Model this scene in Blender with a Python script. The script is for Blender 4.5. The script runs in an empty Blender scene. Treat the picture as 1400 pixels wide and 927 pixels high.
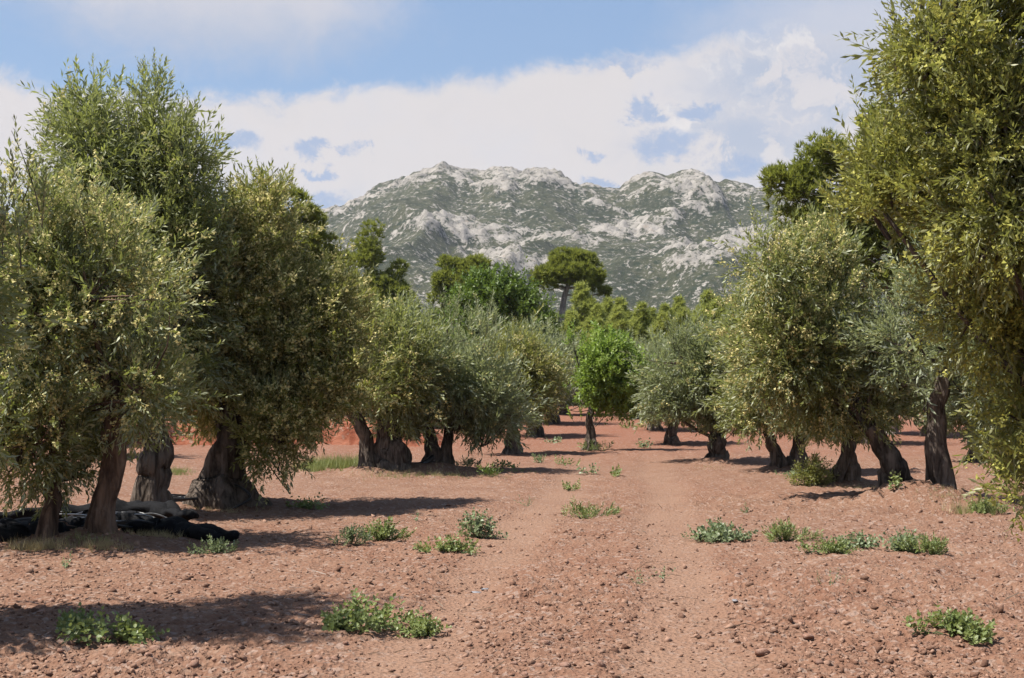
import bpy, math, random
import numpy as np
from mathutils import Vector

R = math.radians
scene = bpy.context.scene
col = scene.collection

# ------------------------------------------------------------------ camera
F = 1944.0            # focal length in photo pixels (1400 wide)
HOR = 535.0           # horizon row
EYE = 1.6
cam_d = bpy.data.cameras.new('camera')
cam_d.sensor_width = 36.0
cam_d.lens = F / 1400 * 36
cam_d.clip_start = 0.1
cam_d.clip_end = 12000
cam = bpy.data.objects.new('camera', cam_d)
col.objects.link(cam)
cam.location = (0, 0, EYE)
cam.rotation_euler = (R(90) + math.atan((HOR - 463.5) / F), 0, 0)
scene.camera = cam

# ------------------------------------------------------------------ node helper
class NT:
    def __init__(self, tree):
        self.t = tree
        tree.nodes.clear()
    def n(self, typ, **kw):
        nd = self.t.nodes.new(typ)
        for k, v in kw.items():
            setattr(nd, k, v)
        return nd
    def put(self, sock, v):
        if isinstance(v, bpy.types.NodeSocket):
            self.t.links.new(v, sock)
        elif v is not None:
            if isinstance(v, (tuple, list)) and len(v) == 3 and sock.type == 'RGBA':
                v = (*v, 1.0)
            sock.default_value = v
    def m(self, op, a, b=None, c=None, clamp=False):
        nd = self.n('ShaderNodeMath', operation=op, use_clamp=clamp)
        for i, v in enumerate((a, b, c)):
            self.put(nd.inputs[i], v)
        return nd.outputs[0]
    def ss(self, x, lo, hi, a=0.0, b=1.0):
        nd = self.n('ShaderNodeMapRange', interpolation_type='SMOOTHSTEP')
        for i, v in enumerate((x, lo, hi, a, b)):
            self.put(nd.inputs[i], v)
        return nd.outputs[0]
    def mix(self, f, a, b, blend='MIX'):
        nd = self.n('ShaderNodeMix', data_type='RGBA', blend_type=blend)
        self.put(nd.inputs[0], f)
        self.put(nd.inputs[6], a)
        self.put(nd.inputs[7], b)
        return nd.outputs[2]
    def noise(self, vec, scale, detail=4, rough=0.55, dist=0.0, out=0):
        nd = self.n('ShaderNodeTexNoise')
        self.put(nd.inputs['Vector'], vec)
        nd.inputs['Scale'].default_value = scale
        nd.inputs['Detail'].default_value = detail
        nd.inputs['Roughness'].default_value = rough
        nd.inputs['Distortion'].default_value = dist
        return nd.outputs[out]
    def vor(self, vec, scale, feature='F1', out='Distance'):
        nd = self.n('ShaderNodeTexVoronoi', feature=feature)
        self.put(nd.inputs['Vector'], vec)
        nd.inputs['Scale'].default_value = scale
        return nd.outputs[out]
    def xyz(self, x, y, z=0.0):
        nd = self.n('ShaderNodeCombineXYZ')
        for i, v in enumerate((x, y, z)):
            self.put(nd.inputs[i], v)
        return nd.outputs[0]
    def attr(self, name, out='Fac'):
        return self.n('ShaderNodeAttribute', attribute_name=name).outputs[out]

# ------------------------------------------------------------------ sun, sky
SUN_EL, SUN_A = R(61), R(10)      # elevation; turn from left (-x) towards behind the camera
to_sun = Vector((-math.cos(SUN_EL) * math.cos(SUN_A), -math.cos(SUN_EL) * math.sin(SUN_A), math.sin(SUN_EL)))
sun_d = bpy.data.lights.new('sun', 'SUN')
sun_d.energy = 4.7
sun_d.angle = R(0.53)
sun_d.color = (1.0, 0.95, 0.87)
sun = bpy.data.objects.new('sun', sun_d)
col.objects.link(sun)
sun.rotation_euler = (-to_sun).to_track_quat('-Z', 'Y').to_euler()
sun.location = (-20, -10, 40)

world = bpy.data.worlds.new('World')
scene.world = world
world.use_nodes = True
W = NT(world.node_tree)
EXPO = 1.15
SKY_S = 0.055
sky = W.n('ShaderNodeTexSky', sky_type='NISHITA')
sky.sun_disc = False
sky.sun_elevation = SUN_EL
sky.sun_rotation = math.atan2(to_sun.x, to_sun.y)
sky.air_density = 1.0
sky.dust_density = 0.6
sky.ozone_density = 1.5
tc = W.n('ShaderNodeTexCoord').outputs['Generated']
sp = W.n('ShaderNodeSeparateXYZ')
W.put(sp.inputs[0], tc)
dx, dy, dz = sp.outputs
hyp = W.m('SQRT', W.m('ADD', W.m('MULTIPLY', dx, dx), W.m('ADD', W.m('MULTIPLY', dy, dy), 1e-5)))
U = W.m('MULTIPLY', W.m('ARCTAN2', dx, dy), 19.44)        # azimuth
V = W.m('MULTIPLY', W.m('DIVIDE', dz, hyp), 19.44)         # tangent of elevation
UV = W.xyz(U, V, 0.0)
wob = W.noise(UV, 1.5, 8, 0.68, 0.3, 1)
vs = W.n('ShaderNodeVectorMath', operation='SUBTRACT'); W.put(vs.inputs[0], wob); vs.inputs[1].default_value = (0.5, 0.5, 0.5)
vm = W.n('ShaderNodeVectorMath', operation='MULTIPLY_ADD'); W.put(vm.inputs[0], vs.outputs[0]); vm.inputs[1].default_value = (1.6, 0.9, 0); W.put(vm.inputs[2], UV)
UVw = vm.outputs[0]
spw = W.n('ShaderNodeSeparateXYZ'); W.put(spw.inputs[0], UVw)
Uw, Vw = spw.outputs[0], spw.outputs[1]

def ell(cu, cv, ru, rv, soft=0.6):
    a = W.m('DIVIDE', W.m('SUBTRACT', Uw, cu), ru)
    b = W.m('DIVIDE', W.m('SUBTRACT', Vw, cv), rv)
    d2 = W.m('SQRT', W.m('ADD', W.m('MULTIPLY', a, a), W.m('MULTIPLY', b, b)))
    return W.ss(d2, 1.0 + soft * 0.4, 1.0 - soft)
def pxu(px): return math.atan((px - 700) / F) * 19.44
def pxv(py): return (HOR - py) / 100
def ellp(px, py, rx, ry, soft=0.6): return ell(pxu(px), pxv(py), rx / 100, ry / 100, soft)
def unite(lst):
    o = lst[0]
    for x in lst[1:]:
        o = W.m('MAXIMUM', o, x)
    return o
k = 1.0 / (SKY_S * 2 ** EXPO)
WHITE = (0.76 * k, 0.71 * k, 0.70 * k)
GREY = (0.45 * k, 0.52 * k, 0.66 * k)
BLUE_GREY = (0.36 * k, 0.47 * k, 0.68 * k)
blue = W.mix(0.5, sky.outputs[0], (0.33 * k, 0.50 * k, 0.80 * k))
edge = W.m('ADD', 4.3, W.m('MULTIPLY', W.m('SINE', W.m('MULTIPLY', U, 0.35)), 0.42))
bank = W.ss(W.m('SUBTRACT', Vw, edge), 0.22, -0.12)
bank = W.m('MULTIPLY', bank, W.ss(Vw, 2.15, 2.9, 0.45, 1.0))
soft = W.noise(UVw, 0.55, 5, 0.55)
bank = W.m('MULTIPLY', bank, W.ss(soft, 0.25, 0.5, 0.86, 1.0))
c = W.mix(bank, blue, W.mix(W.ss(soft, 0.35, 0.7), WHITE, (0.72 * k, 0.70 * k, 0.73 * k)))
# high, thin grey cloud sheets that also run on over the rest of the sky
hi = W.m('MULTIPLY', W.ss(W.noise(UV, 0.16, 6, 0.6, 0.3), 0.52, 0.72), W.ss(V, 5.2, 6.5, 0.0, 0.8))
c = W.mix(hi, c, (0.62 * k, 0.63 * k, 0.70 * k))
c = W.mix(W.m('MULTIPLY', ellp(290, 10, 270, 98, 0.6), 0.9), c, W.mix(W.ss(Vw, 4.7, 5.5), (0.50 * k, 0.55 * k, 0.67 * k), (0.68 * k, 0.66 * k, 0.70 * k)))
c = W.mix(W.m('MULTIPLY', ellp(1200, 60, 260, 120, 0.8), 0.75), c, (0.68 * k, 0.67 * k, 0.72 * k))
cum = W.noise(UVw, 1.15, 6, 0.6, 0.3)
reg = W.m('MULTIPLY', unite([ellp(1070, 110, 130, 60, 0.7), ellp(1010, 195, 150, 50, 0.8), ellp(1160, 130, 110, 80, .7)]), W.ss(cum, 0.40, 0.52))
c = W.mix(W.m('MULTIPLY', reg, 0.85), c, GREY)
edgew = W.m('MULTIPLY', unite([ellp(985, 130, 50, 40, .7), ellp(1060, 60, 60, 25, .7), ellp(930, 165, 45, 30, .8)]), W.ss(cum, 0.6, 0.42))
c = W.mix(edgew, c, (0.84 * k, 0.80 * k, 0.79 * k))
bl = unite([ellp(305, 205, 42, 15, .5), ellp(426, 207, 28, 14, .5), ellp(482, 212, 22, 15, .5), ellp(433, 239, 22, 7, .6),
            ellp(810, 210, 26, 9, .5), ellp(915, 200, 48, 24, .5), ellp(880, 146, 20, 24, .5), ellp(960, 152, 42, 10, .6),
            ellp(860, 84, 44, 8, .7), ellp(1010, 230, 40, 14, .7), ellp(830, 250, 40, 8, .7), ellp(420, 275, 60, 12, .7)])
c = W.mix(W.m('MULTIPLY', W.m('MULTIPLY', bl, W.ss(W.noise(UV, 2.6, 6, 0.65), 0.30, 0.52, 0.15, 1.0)), 0.85), c, BLUE_GREY)
bg = W.n('ShaderNodeBackground')
W.put(bg.inputs[0], c)
bg.inputs[1].default_value = SKY_S
W.t.links.new(bg.outputs[0], W.n('ShaderNodeOutputWorld').inputs[0])

scene.view_settings.view_transform = 'Standard'
scene.view_settings.look = 'None'
scene.view_settings.exposure = EXPO
scene.view_settings.gamma = 1.0
scene.view_settings.use_curve_mapping = False
scene.cycles.use_denoising = True
scene.cycles.max_bounces = 6
scene.cycles.transparent_max_bounces = 4
scene.cycles.volume_bounces = 0
scene.cycles.use_adaptive_sampling = True

# ------------------------------------------------------------------ numpy noise
rs0 = np.random.RandomState(7)
PERM = rs0.permutation(4096)
VAL = rs0.rand(4096) * 2 - 1
def _h(ix, iy, iz):
    return VAL[PERM[(PERM[(PERM[ix & 4095] + iy) & 4095] + iz) & 4095]]
def vn(x, y, z=None):
    x = np.asarray(x, float); y = np.asarray(y, float)
    z = np.zeros_like(x) if z is None else np.asarray(z, float)
    ix, iy, iz = np.floor(x).astype(int), np.floor(y).astype(int), np.floor(z).astype(int)
    fx, fy, fz = x - ix, y - iy, z - iz
    fx = fx * fx * (3 - 2 * fx); fy = fy * fy * (3 - 2 * fy); fz = fz * fz * (3 - 2 * fz)
    def lerp(a, b, t): return a + (b - a) * t
    r = []
    for dz in (0, 1):
        a = lerp(_h(ix, iy, iz + dz), _h(ix + 1, iy, iz + dz), fx)
        b = lerp(_h(ix, iy + 1, iz + dz), _h(ix + 1, iy + 1, iz + dz), fx)
        r.append(lerp(a, b, fy))
    return lerp(r[0], r[1], fz)
def vn2(x, y):
    ix, iy = np.floor(x).astype(int), np.floor(y).astype(int)
    fx, fy = x - ix, y - iy
    fx = fx * fx * (3 - 2 * fx); fy = fy * fy * (3 - 2 * fy)
    h = lambda a, b: VAL[PERM[(PERM[a & 4095] + b) & 4095]]
    a = h(ix, iy) * (1 - fx) + h(ix + 1, iy) * fx
    b = h(ix, iy + 1) * (1 - fx) + h(ix + 1, iy + 1) * fx
    return a * (1 - fy) + b * fy
def fbm2(x, y, o=4, g=0.5):
    s, a, t = 0, 1.0, 0
    for i in range(o):
        s = s + a * vn2(x * 2 ** i + 17.3 * i, y * 2 ** i - 9.1 * i); t += a; a *= g
    return s / t
def smooth(x, lo, hi):
    t = np.clip((x - lo) / (hi - lo), 0, 1)
    return t * t * (3 - 2 * t)
def unit(v):
    return v / (np.linalg.norm(v, axis=-1, keepdims=True) + 1e-9)

# ------------------------------------------------------------------ mesh helpers
def make_mesh(name, verts, faces, mat=None, smooth_shade=False, attrs=None):
    verts = np.asarray(verts, np.float32); faces = np.asarray(faces, np.int32)
    me = bpy.data.meshes.new(name)
    n = faces.shape[1]
    me.vertices.add(len(verts)); me.vertices.foreach_set('co', verts.ravel())
    me.loops.add(faces.size); me.loops.foreach_set('vertex_index', faces.ravel())
    me.polygons.add(len(faces))
    me.polygons.foreach_set('loop_start', np.arange(0, faces.size, n, dtype=np.int32))
    me.polygons.foreach_set('loop_total', np.full(len(faces), n, np.int32))
    if smooth_shade:
        me.polygons.foreach_set('use_smooth', np.ones(len(faces), bool))
    for an, av in (attrs or {}).items():
        at = me.attributes.new(an, 'FLOAT', 'POINT')
        at.data.foreach_set('value', np.asarray(av, np.float32))
    me.update(calc_edges=True)
    if mat: me.materials.append(mat)
    return me
def add(name, me, parent=None, loc=None, **props):
    o = bpy.data.objects.new(name, me)
    col.objects.link(o)
    if parent: o.parent = parent
    if loc is not None: o.location = loc
    for k_, v_ in props.items(): o[k_] = v_
    return o
def empty(name, loc, label, category, group=None):
    o = bpy.data.objects.new(name, None)
    o.empty_display_size = 0.3
    col.objects.link(o)
    o.location = loc
    o['label'] = label; o['category'] = category
    if group: o['group'] = group
    return o
def copy_tree(root, loc, rotz=0.0, scale=1.0, label=None, group=None, sz=None):
    r = root.copy(); col.objects.link(r)
    r.location = loc; r.rotation_euler = (0, 0, rotz)
    r.scale = (scale, scale, sz or scale)
    if label: r['label'] = label
    if group: r['group'] = group
    for ch in list(root.children):
        c_ = ch.copy(); col.objects.link(c_); c_.parent = r
        for g_ in list(ch.children):
            d_ = g_.copy(); col.objects.link(d_); d_.parent = c_
    return r

class Tubes:
    def __init__(self): self.v, self.f, self.n = [], [], 0
    def tube(self, pts, rad, sides=8, rough=0.0, seed=0, roots=None, cap=True):
        pts = np.asarray(pts, float); m = len(pts)
        rad = np.broadcast_to(np.asarray(rad, float), (m,))
        tan = unit(np.gradient(pts, axis=0))
        ref = np.array([0.31, 0.95, 0.05]) if abs(tan[0][2]) > 0.7 else np.array([0, 0, 1.0])
        a = unit(np.cross(tan, ref)); b = np.cross(tan, a)
        th = np.linspace(0, 2 * np.pi, sides, endpoint=False)
        ring = np.cos(th)[None, :, None] * a[:, None] + np.sin(th)[None, :, None] * b[:, None]
        rr = np.repeat(rad[:, None], sides, 1)
        if rough:
            L = np.arange(m)[:, None] * 0.22
            rr = rr * (1 + rough * vn(np.cos(th)[None] * 1.7 + seed + 0 * L, np.sin(th)[None] * 1.7 + 0 * L, L + 0 * th[None])
                       + rough * 0.55 * np.abs(np.sin(th[None] * 3.5 + seed + L * 0.8 + 1.2 * vn(L + 0 * th[None], 0 * L + 2 * th[None], 0 * L + seed + 0 * th[None]))) + 0.35 * rough * vn(np.cos(th)[None] * 5 + seed + 0 * L, np.sin(th)[None] * 5 + 0 * L, 2.3 * L + 0 * th[None]))
        if roots is not None:      # root buttresses at the foot
            rr = rr * (1 + roots[:, None] * (np.cos(th[None] * 5 + seed) + 0.6 * np.cos(th[None] * 3 + 2 * seed)))
        v = pts[:, None] + ring * rr[..., None]
        self.v.append(v.reshape(-1, 3))
        i, j = np.meshgrid(np.arange(m - 1), np.arange(sides), indexing='ij')
        j2 = (j + 1) % sides
        q0, q1, q2, q3 = (i * sides + j), (i * sides + j2), ((i + 1) * sides + j2), ((i + 1) * sides + j)
        f = np.stack([np.stack([q0, q1, q2], -1), np.stack([q0, q2, q3], -1)], 2).reshape(-1, 3)
        self.f.append(f + self.n)
        self.n += m * sides
        if cap:
            for ri in (0, m - 1):
                cidx = self.n
                self.v.append(pts[ri][None]); self.n += 1
                base = cidx - m * sides if ri == 0 else cidx - m * sides - 1
                jj = np.arange(sides)
                s0 = base + ri * sides
                self.f.append(np.stack([np.full(sides, cidx), s0 + jj, s0 + (jj + 1) % sides], -1))
        return self
    def mesh(self, name, mat, smooth_shade=True):
        return make_mesh(name, np.concatenate(self.v), np.concatenate(self.f), mat, smooth_shade)
def spline(pts, n):
    pts = np.asarray(pts, float)
    t = np.linspace(0, len(pts) - 1, n)
    P = np.vstack([2 * pts[0] - pts[1], pts, 2 * pts[-1] - pts[-2]])
    i = np.minimum(t.astype(int), len(pts) - 2); u = (t - i)[:, None]
    p0, p1, p2, p3 = P[i], P[i + 1], P[i + 2], P[i + 3]
    return 0.5 * (2 * p1 + (p2 - p0) * u + (2 * p0 - 5 * p1 + 4 * p2 - p3) * u ** 2 + (3 * p1 - p0 - 3 * p2 + p3) * u ** 3)

# ------------------------------------------------------------------ materials
def mat(name):
    m = bpy.data.materials.new(name); m.use_nodes = True
    return m, NT(m.node_tree)
def finish(N, shader, disp=None):
    o = N.n('ShaderNodeOutputMaterial')
    N.t.links.new(shader, o.inputs[0])
def principled(N, color, rough=0.8, spec=0.3, normal=None):
    p = N.n('ShaderNodeBsdfPrincipled')
    N.put(p.inputs['Base Color'], color); N.put(p.inputs['Roughness'], rough)
    p.inputs['Specular IOR Level'].default_value = spec
    if normal is not None: N.put(p.inputs['Normal'], normal)
    return p.outputs[0]
def bump(N, h, strength=0.5, dist=0.02):
    b = N.n('ShaderNodeBump'); b.inputs['Strength'].default_value = strength; b.inputs['Distance'].default_value = dist
    N.put(b.inputs['Height'], h)
    return b.outputs[0]
def leaf_mat(name, a, b, under, trans, rough=0.45, spec=0.35, tmix=0.28):
    m, N = mat(name)
    t = N.attr('tint')
    top = N.mix(t, a, b)
    bf = N.n('ShaderNodeNewGeometry').outputs['Backfacing']
    und = N.mix(N.m('MULTIPLY', t, 0.6), under, tuple(x * 0.7 for x in under))
    colr = N.mix(bf, top, und)
    p = principled(N, colr, rough, spec)
    tr = N.n('ShaderNodeBsdfTranslucent'); N.put(tr.inputs[0], N.mix(0.4, trans, top))
    mx = N.n('ShaderNodeMixShader'); mx.inputs[0].default_value = tmix
    N.t.links.new(p, mx.inputs[1]); N.t.links.new(tr.outputs[0], mx.inputs[2])
    finish(N, mx.outputs[0])
    return m
M = {}
M['olive'] = leaf_mat('olive_leaf', (0.105, 0.125, 0.035), (0.215, 0.225, 0.08), (0.38, 0.40, 0.25), (0.31, 0.35, 0.065), tmix=0.4)
M['olive_grey'] = leaf_mat('olive_leaf_grey', (0.115, 0.14, 0.057), (0.225, 0.245, 0.125), (0.40, 0.43, 0.30), (0.29, 0.33, 0.10), tmix=0.4)
M['olive_warm'] = leaf_mat('olive_leaf_warm', (0.10, 0.115, 0.028), (0.205, 0.205, 0.06), (0.36, 0.36, 0.19), (0.31, 0.33, 0.055), tmix=0.4)
M['fresh'] = leaf_mat('fresh_leaf', (0.13, 0.195, 0.03), (0.23, 0.285, 0.055), (0.20, 0.28, 0.09), (0.32, 0.48, 0.05), tmix=0.35)
M['oak'] = leaf_mat('dark_green_leaf', (0.065, 0.11, 0.016), (0.125, 0.18, 0.03), (0.13, 0.17, 0.05), (0.20, 0.30, 0.03))
M['pine'] = leaf_mat('pine_needle', (0.10, 0.13, 0.026), (0.21, 0.225, 0.045), (0.19, 0.20, 0.045), (0.30, 0.33, 0.045), 0.6, 0.2, 0.45)
M['pine_far'] = leaf_mat('pine_needle_yellowish', (0.18, 0.21, 0.055), (0.34, 0.355, 0.10), (0.30, 0.32, 0.09), (0.42, 0.46, 0.09), 0.6, 0.2, 0.45)
M['weed'] = leaf_mat('weed_leaf', (0.10, 0.14, 0.04), (0.21, 0.24, 0.085), (0.22, 0.25, 0.11), (0.29, 0.35, 0.07))
M['weed_grey'] = leaf_mat('weed_leaf_grey', (0.11, 0.15, 0.07), (0.19, 0.22, 0.11), (0.2, 0.24, 0.14), (0.24, 0.3, 0.1))
M['grass'] = leaf_mat('grass_blade', (0.13, 0.18, 0.05), (0.30, 0.30, 0.12), (0.2, 0.22, 0.08), (0.3, 0.36, 0.08))
M['straw'] = leaf_mat('straw_blade', (0.32, 0.25, 0.12), (0.45, 0.37, 0.2), (0.35, 0.28, 0.15), (0.4, 0.33, 0.15))
M['blossom'] = leaf_mat('olive_blossom', (0.52, 0.46, 0.18), (0.70, 0.63, 0.31), (0.6, 0.53, 0.25), (0.6, 0.53, 0.2), 0.7, 0.1)
M['blossom_y'] = leaf_mat('olive_blossom_yellow', (0.30, 0.30, 0.065), (0.45, 0.43, 0.125), (0.36, 0.35, 0.08), (0.38, 0.36, 0.06), 0.7, 0.1)
M['blue_flower'] = leaf_mat('small_blue_petal', (0.3, 0.3, 0.45), (0.4, 0.4, 0.55), (0.3, 0.3, 0.45), (0.4, 0.4, 0.6), 0.7, 0.1)

def bark(name, c1, c2, scale=9):
    m, N = mat(name)
    pos = N.n('ShaderNodeTexCoord').outputs['Object']
    mp = N.n('ShaderNodeMapping'); mp.inputs['Scale'].default_value = (1, 1, 0.22)
    N.put(mp.inputs[0], pos)
    a = N.noise(mp.outputs[0], scale, 6, 0.65, 0.8)
    b = N.vor(mp.outputs[0], scale * 2.8)
    cl = N.mix(N.ss(a, 0.35, 0.65), c1, c2)
    cl = N.mix(N.m('MULTIPLY', N.ss(N.noise(pos, 3, 3), 0.55, 0.7), 0.5), cl, tuple(x * 1.6 for x in c2))
    h = N.m('ADD', a, N.m('MULTIPLY', b, 0.6))
    finish(N, principled(N, cl, 0.95, 0.08, bump(N, h, 1.0, 0.06)))
    return m
M['bark'] = bark('olive_bark', (0.038, 0.029, 0.023), (0.15, 0.12, 0.098))
M['bark_red'] = bark('olive_bark_reddish', (0.048, 0.031, 0.023), (0.17, 0.115, 0.083))
M['bark_pale'] = bark('pine_bark_pale', (0.13, 0.11, 0.10), (0.28, 0.24, 0.215), 5)

def soil_color(N, pos):
    big = N.noise(pos, 0.12, 4, 0.5)
    mid = N.noise(pos, 1.3, 5, 0.6)
    fine = N.noise(pos, 14, 5, 0.7)
    c_ = N.mix(N.ss(mid, 0.3, 0.7), (0.160, 0.084, 0.055), (0.200, 0.115, 0.077))
    c_ = N.mix(N.m('MULTIPLY', N.ss(big, 0.4, 0.65), 0.35), c_, (0.185, 0.086, 0.053))
    c_ = N.mix(N.ss(fine, 0.48, 0.75), c_, (0.231, 0.155, 0.114))
    c_ = N.mix(N.ss(fine, 0.46, 0.25), c_, (0.093, 0.045, 0.028))
    return c_, fine, mid
m, N = mat('red_stony_soil')
pos = N.n('ShaderNodeTexCoord').outputs['Object']
cs, fine, mid = soil_color(N, pos)
far = N.attr('far'); trk = N.attr('track')
cs = N.mix(N.m('MULTIPLY', trk, 0.95), cs, (0.217, 0.130, 0.089))
cs = N.mix(N.m('MULTIPLY', far, 0.75), cs, (0.194, 0.078, 0.048))
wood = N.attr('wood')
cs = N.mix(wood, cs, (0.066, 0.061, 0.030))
speck = N.vor(pos, 26, 'F1', 'Color')
spk = N.n('ShaderNodeSeparateColor'); N.put(spk.inputs[0], speck)
cs = N.mix(N.m('MULTIPLY', N.ss(spk.outputs[0], 0.86, 0.9), N.m('SUBTRACT', 0.6, N.m('MULTIPLY', trk, 0.3))), cs, (0.269, 0.197, 0.161))
h = N.m('ADD', N.m('ADD', fine, N.m('MULTIPLY', N.vor(pos, 30), 0.7)), N.m('MULTIPLY', N.noise(pos, 60, 3, 0.6), 0.4))
finish(N, principled(N, cs, 0.95, 0.1, bump(N, h, 0.9, 0.03)))
M['soil'] = m
def stone_mat(name, c1, c2, extra=None):
    m, N = mat(name)
    oi = N.n('ShaderNodeObjectInfo')
    pos = N.n('ShaderNodeTexCoord').outputs['Object']
    vv = N.n('ShaderNodeVectorMath', operation='ADD'); N.put(vv.inputs[0], pos); N.put(vv.inputs[1], oi.outputs['Location'])
    a = N.noise(vv.outputs[0], 9, 5, 0.65)
    t = N.attr('tint')
    cl = N.mix(N.ss(N.m('ADD', a, N.m('MULTIPLY', N.m('SUBTRACT', t, 0.5), 0.5)), 0.3, 0.7), c1, c2)
    finish(N, principled(N, cl, 0.92, 0.12, bump(N, N.noise(vv.outputs[0], 60, 4, 0.6), 0.6, 0.012)))
    return m
M['clod'] = stone_mat('soil_clod', (0.105, 0.055, 0.037), (0.275, 0.168, 0.12))
M['stone'] = stone_mat('soil_stone', (0.216, 0.115, 0.079), (0.319, 0.201, 0.154))
M['stone_grey'] = stone_mat('grey_stone', (0.182, 0.175, 0.185), (0.313, 0.308, 0.320))
m, N = mat('red_earth_bank')
pos = N.n('ShaderNodeTexCoord').outputs['Object']
a = N.noise(pos, 2.5, 6, 0.65, 0.6)
cb = N.mix(N.ss(a, 0.35, 0.65), (0.159, 0.046, 0.024), (0.251, 0.101, 0.061))
cb = N.mix(N.ss(N.noise(pos, 7, 4), 0.56, 0.7), cb, (0.227, 0.142, 0.105))
finish(N, principled(N, cb, 0.95, 0.1, bump(N, a, 1.0, 0.12)))
M['bank'] = m
def plain(name, c_, rough, spec, nscale=12, amt=0.35):
    m, N = mat(name)
    pos = N.n('ShaderNodeTexCoord').outputs['Object']
    a = N.noise(pos, nscale, 5, 0.6)
    cl = N.mix(N.ss(a, 0.35, 0.7), c_, tuple(min(1, x * (1 + amt) + 0.003) for x in c_))
    finish(N, principled(N, cl, rough, spec, bump(N, a, 0.4, 0.01)))
    return m
M['net'] = plain('black_net', (0.006, 0.006, 0.007), 0.8, 0.08, 40)
M['litter'] = leaf_mat('dry_twig', (0.07, 0.05, 0.035), (0.20, 0.15, 0.10), (0.15, 0.11, 0.07), (0.15, 0.11, 0.07))
M['hose'] = plain('black_plastic_hose', (0.012, 0.012, 0.014), 0.35, 0.5)

# ------------------------------------------------------------------ placement from the photograph
def P(px, py, d):
    """point seen at a photo pixel, at depth d metres along the view axis"""
    return np.array([(px - 700) / F * d, d, EYE + (HOR - py) / F * d])
TRUNKS = []   # (x, y, radius) mounds
def ground_h(x, y):
    x = np.asarray(x, float); y = np.asarray(y, float)
    z = 0.75 * smooth(y, 34, 72) + np.clip(y - 75, 0, 900) * 0.012
    z = z + 0.05 * fbm2(x * 0.25, y * 0.25, 2) * smooth(y, 2, 9)
    return z
def track_amt(x, y):
    c1 = -0.52 + (y - 8.7) * 0.09
    c2 = c1 + 1.66
    w = 0.21 + 0.12 * vn2(x * 0.8 + 3, y * 0.6)
    d = np.minimum(np.abs(x - c1 + 0.12 * vn2(y * 0.3, y * 0 + 5)), np.abs(x - c2 + 0.12 * vn2(y * 0.3, y * 0 + 9)))
    return smooth(-d, -w - 0.28, -w + 0.08) * (1 - 0.5 * smooth(y, 20, 40)) * (0.75 + 0.35 * vn2(x * 1.3, y * 1.3))
def depth_of(py):   # depth of flat ground at a row
    return EYE * F / (py - HOR)
def G(px, py):      # ground point under a pixel (iterates over the gentle rise)
    d = depth_of(py)
    for _ in range(30):
        z = float(ground_h((px - 700) / F * d, d))
        d = 0.5 * d + 0.5 * (EYE - z) * F / (py - HOR)
    x = (px - 700) / F * d
    return np.array([x, d, float(ground_h(x, d))])

# ------------------------------------------------------------------ foliage builders
def leaf_geo(l, w, seg=1):
    """lanceolate leaf along +Y, upper side +Z, folded along the midrib"""
    if seg == 1:
        v = [(0, 0, 0), (-w / 2, l * 0.5, w * 0.16), (0, l, 0), (w / 2, l * 0.5, w * 0.16)]
        f = [(0, 2, 1), (0, 3, 2)]
    else:
        v = [(0, 0, 0), (-w * .42, l * .3, w * .14), (-w * .42, l * .68, w * .10), (0, l, -l * .06), (w * .42, l * .68, w * .10), (w * .42, l * .3, w * .14)]
        f = [(0, 2, 1), (0, 3, 2), (0, 4, 3), (0, 5, 4)]
    return np.array(v, float), np.array(f)
def frame_from(y, z):
    y = unit(y); x = unit(np.cross(y, z)); z2 = np.cross(x, y)
    return np.stack([x, y, z2], -1)
def olive_spray(rs, length=0.20, pairs=6, leaf=0.062, width=0.014, seg=1, ang=48, whorl=90):
    V_, F_, T_, n = [], [], [], 0
    bend = rs.uniform(-0.25, 0.25, 2)
    def axis(t): return np.array([bend[0] * t * t * length, bend[1] * t * t * length, t * length])
    for i in range(pairs):
        t = (i + 0.4) / pairs
        for s in (0, 1):
            az = R(whorl * (i % 2) + 180 * s + rs.uniform(-28, 28))
            tilt = R(ang - 18 * t + rs.uniform(-16, 16))
            d = np.array([math.cos(az) * math.sin(tilt), math.sin(az) * math.sin(tilt), math.cos(tilt)])
            nz = np.array([-math.cos(az) * math.cos(tilt), -math.sin(az) * math.cos(tilt), math.sin(tilt)]) + rs.normal(0, 0.35, 3)
            k_ = (0.75 + 0.45 * math.sin(math.pi * (0.25 + 0.65 * t))) * rs.uniform(0.75, 1.12)
            lv, lf = leaf_geo(leaf * k_, width * k_ ** 0.7, seg)
            Mx = frame_from(d, nz)
            V_.append(lv @ Mx.T + axis(t)); F_.append(lf + n); n += len(lv)
            T_.append(np.full(len(lv), rs.rand()))
    lv, lf = leaf_geo(leaf * 0.8, width * 0.8, seg)
    V_.append(lv @ frame_from(np.array([bend[0], bend[1], 1.0]), rs.normal(0, 1, 3)).T + axis(1)); F_.append(lf + n); n += len(lv); T_.append(np.full(len(lv), rs.rand()))
    # the twig itself: a thin stem
    r = 0.0022 * (leaf / 0.062)
    V_.append(np.array([(-r, 0, 0), (r, 0, 0), axis(1)])); F_.append(np.array([(0, 1, 2)]) + n); T_.append(np.full(3, 0.3)); n += 3
    return np.concatenate(V_), np.concatenate(F_), np.concatenate(T_)
def broad_spray(rs, length=0.16, leaves=9, leaf=0.07, width=0.035):
    return olive_spray(rs, length, max(3, leaves // 2), leaf, width, 1, 60, 70)
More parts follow.
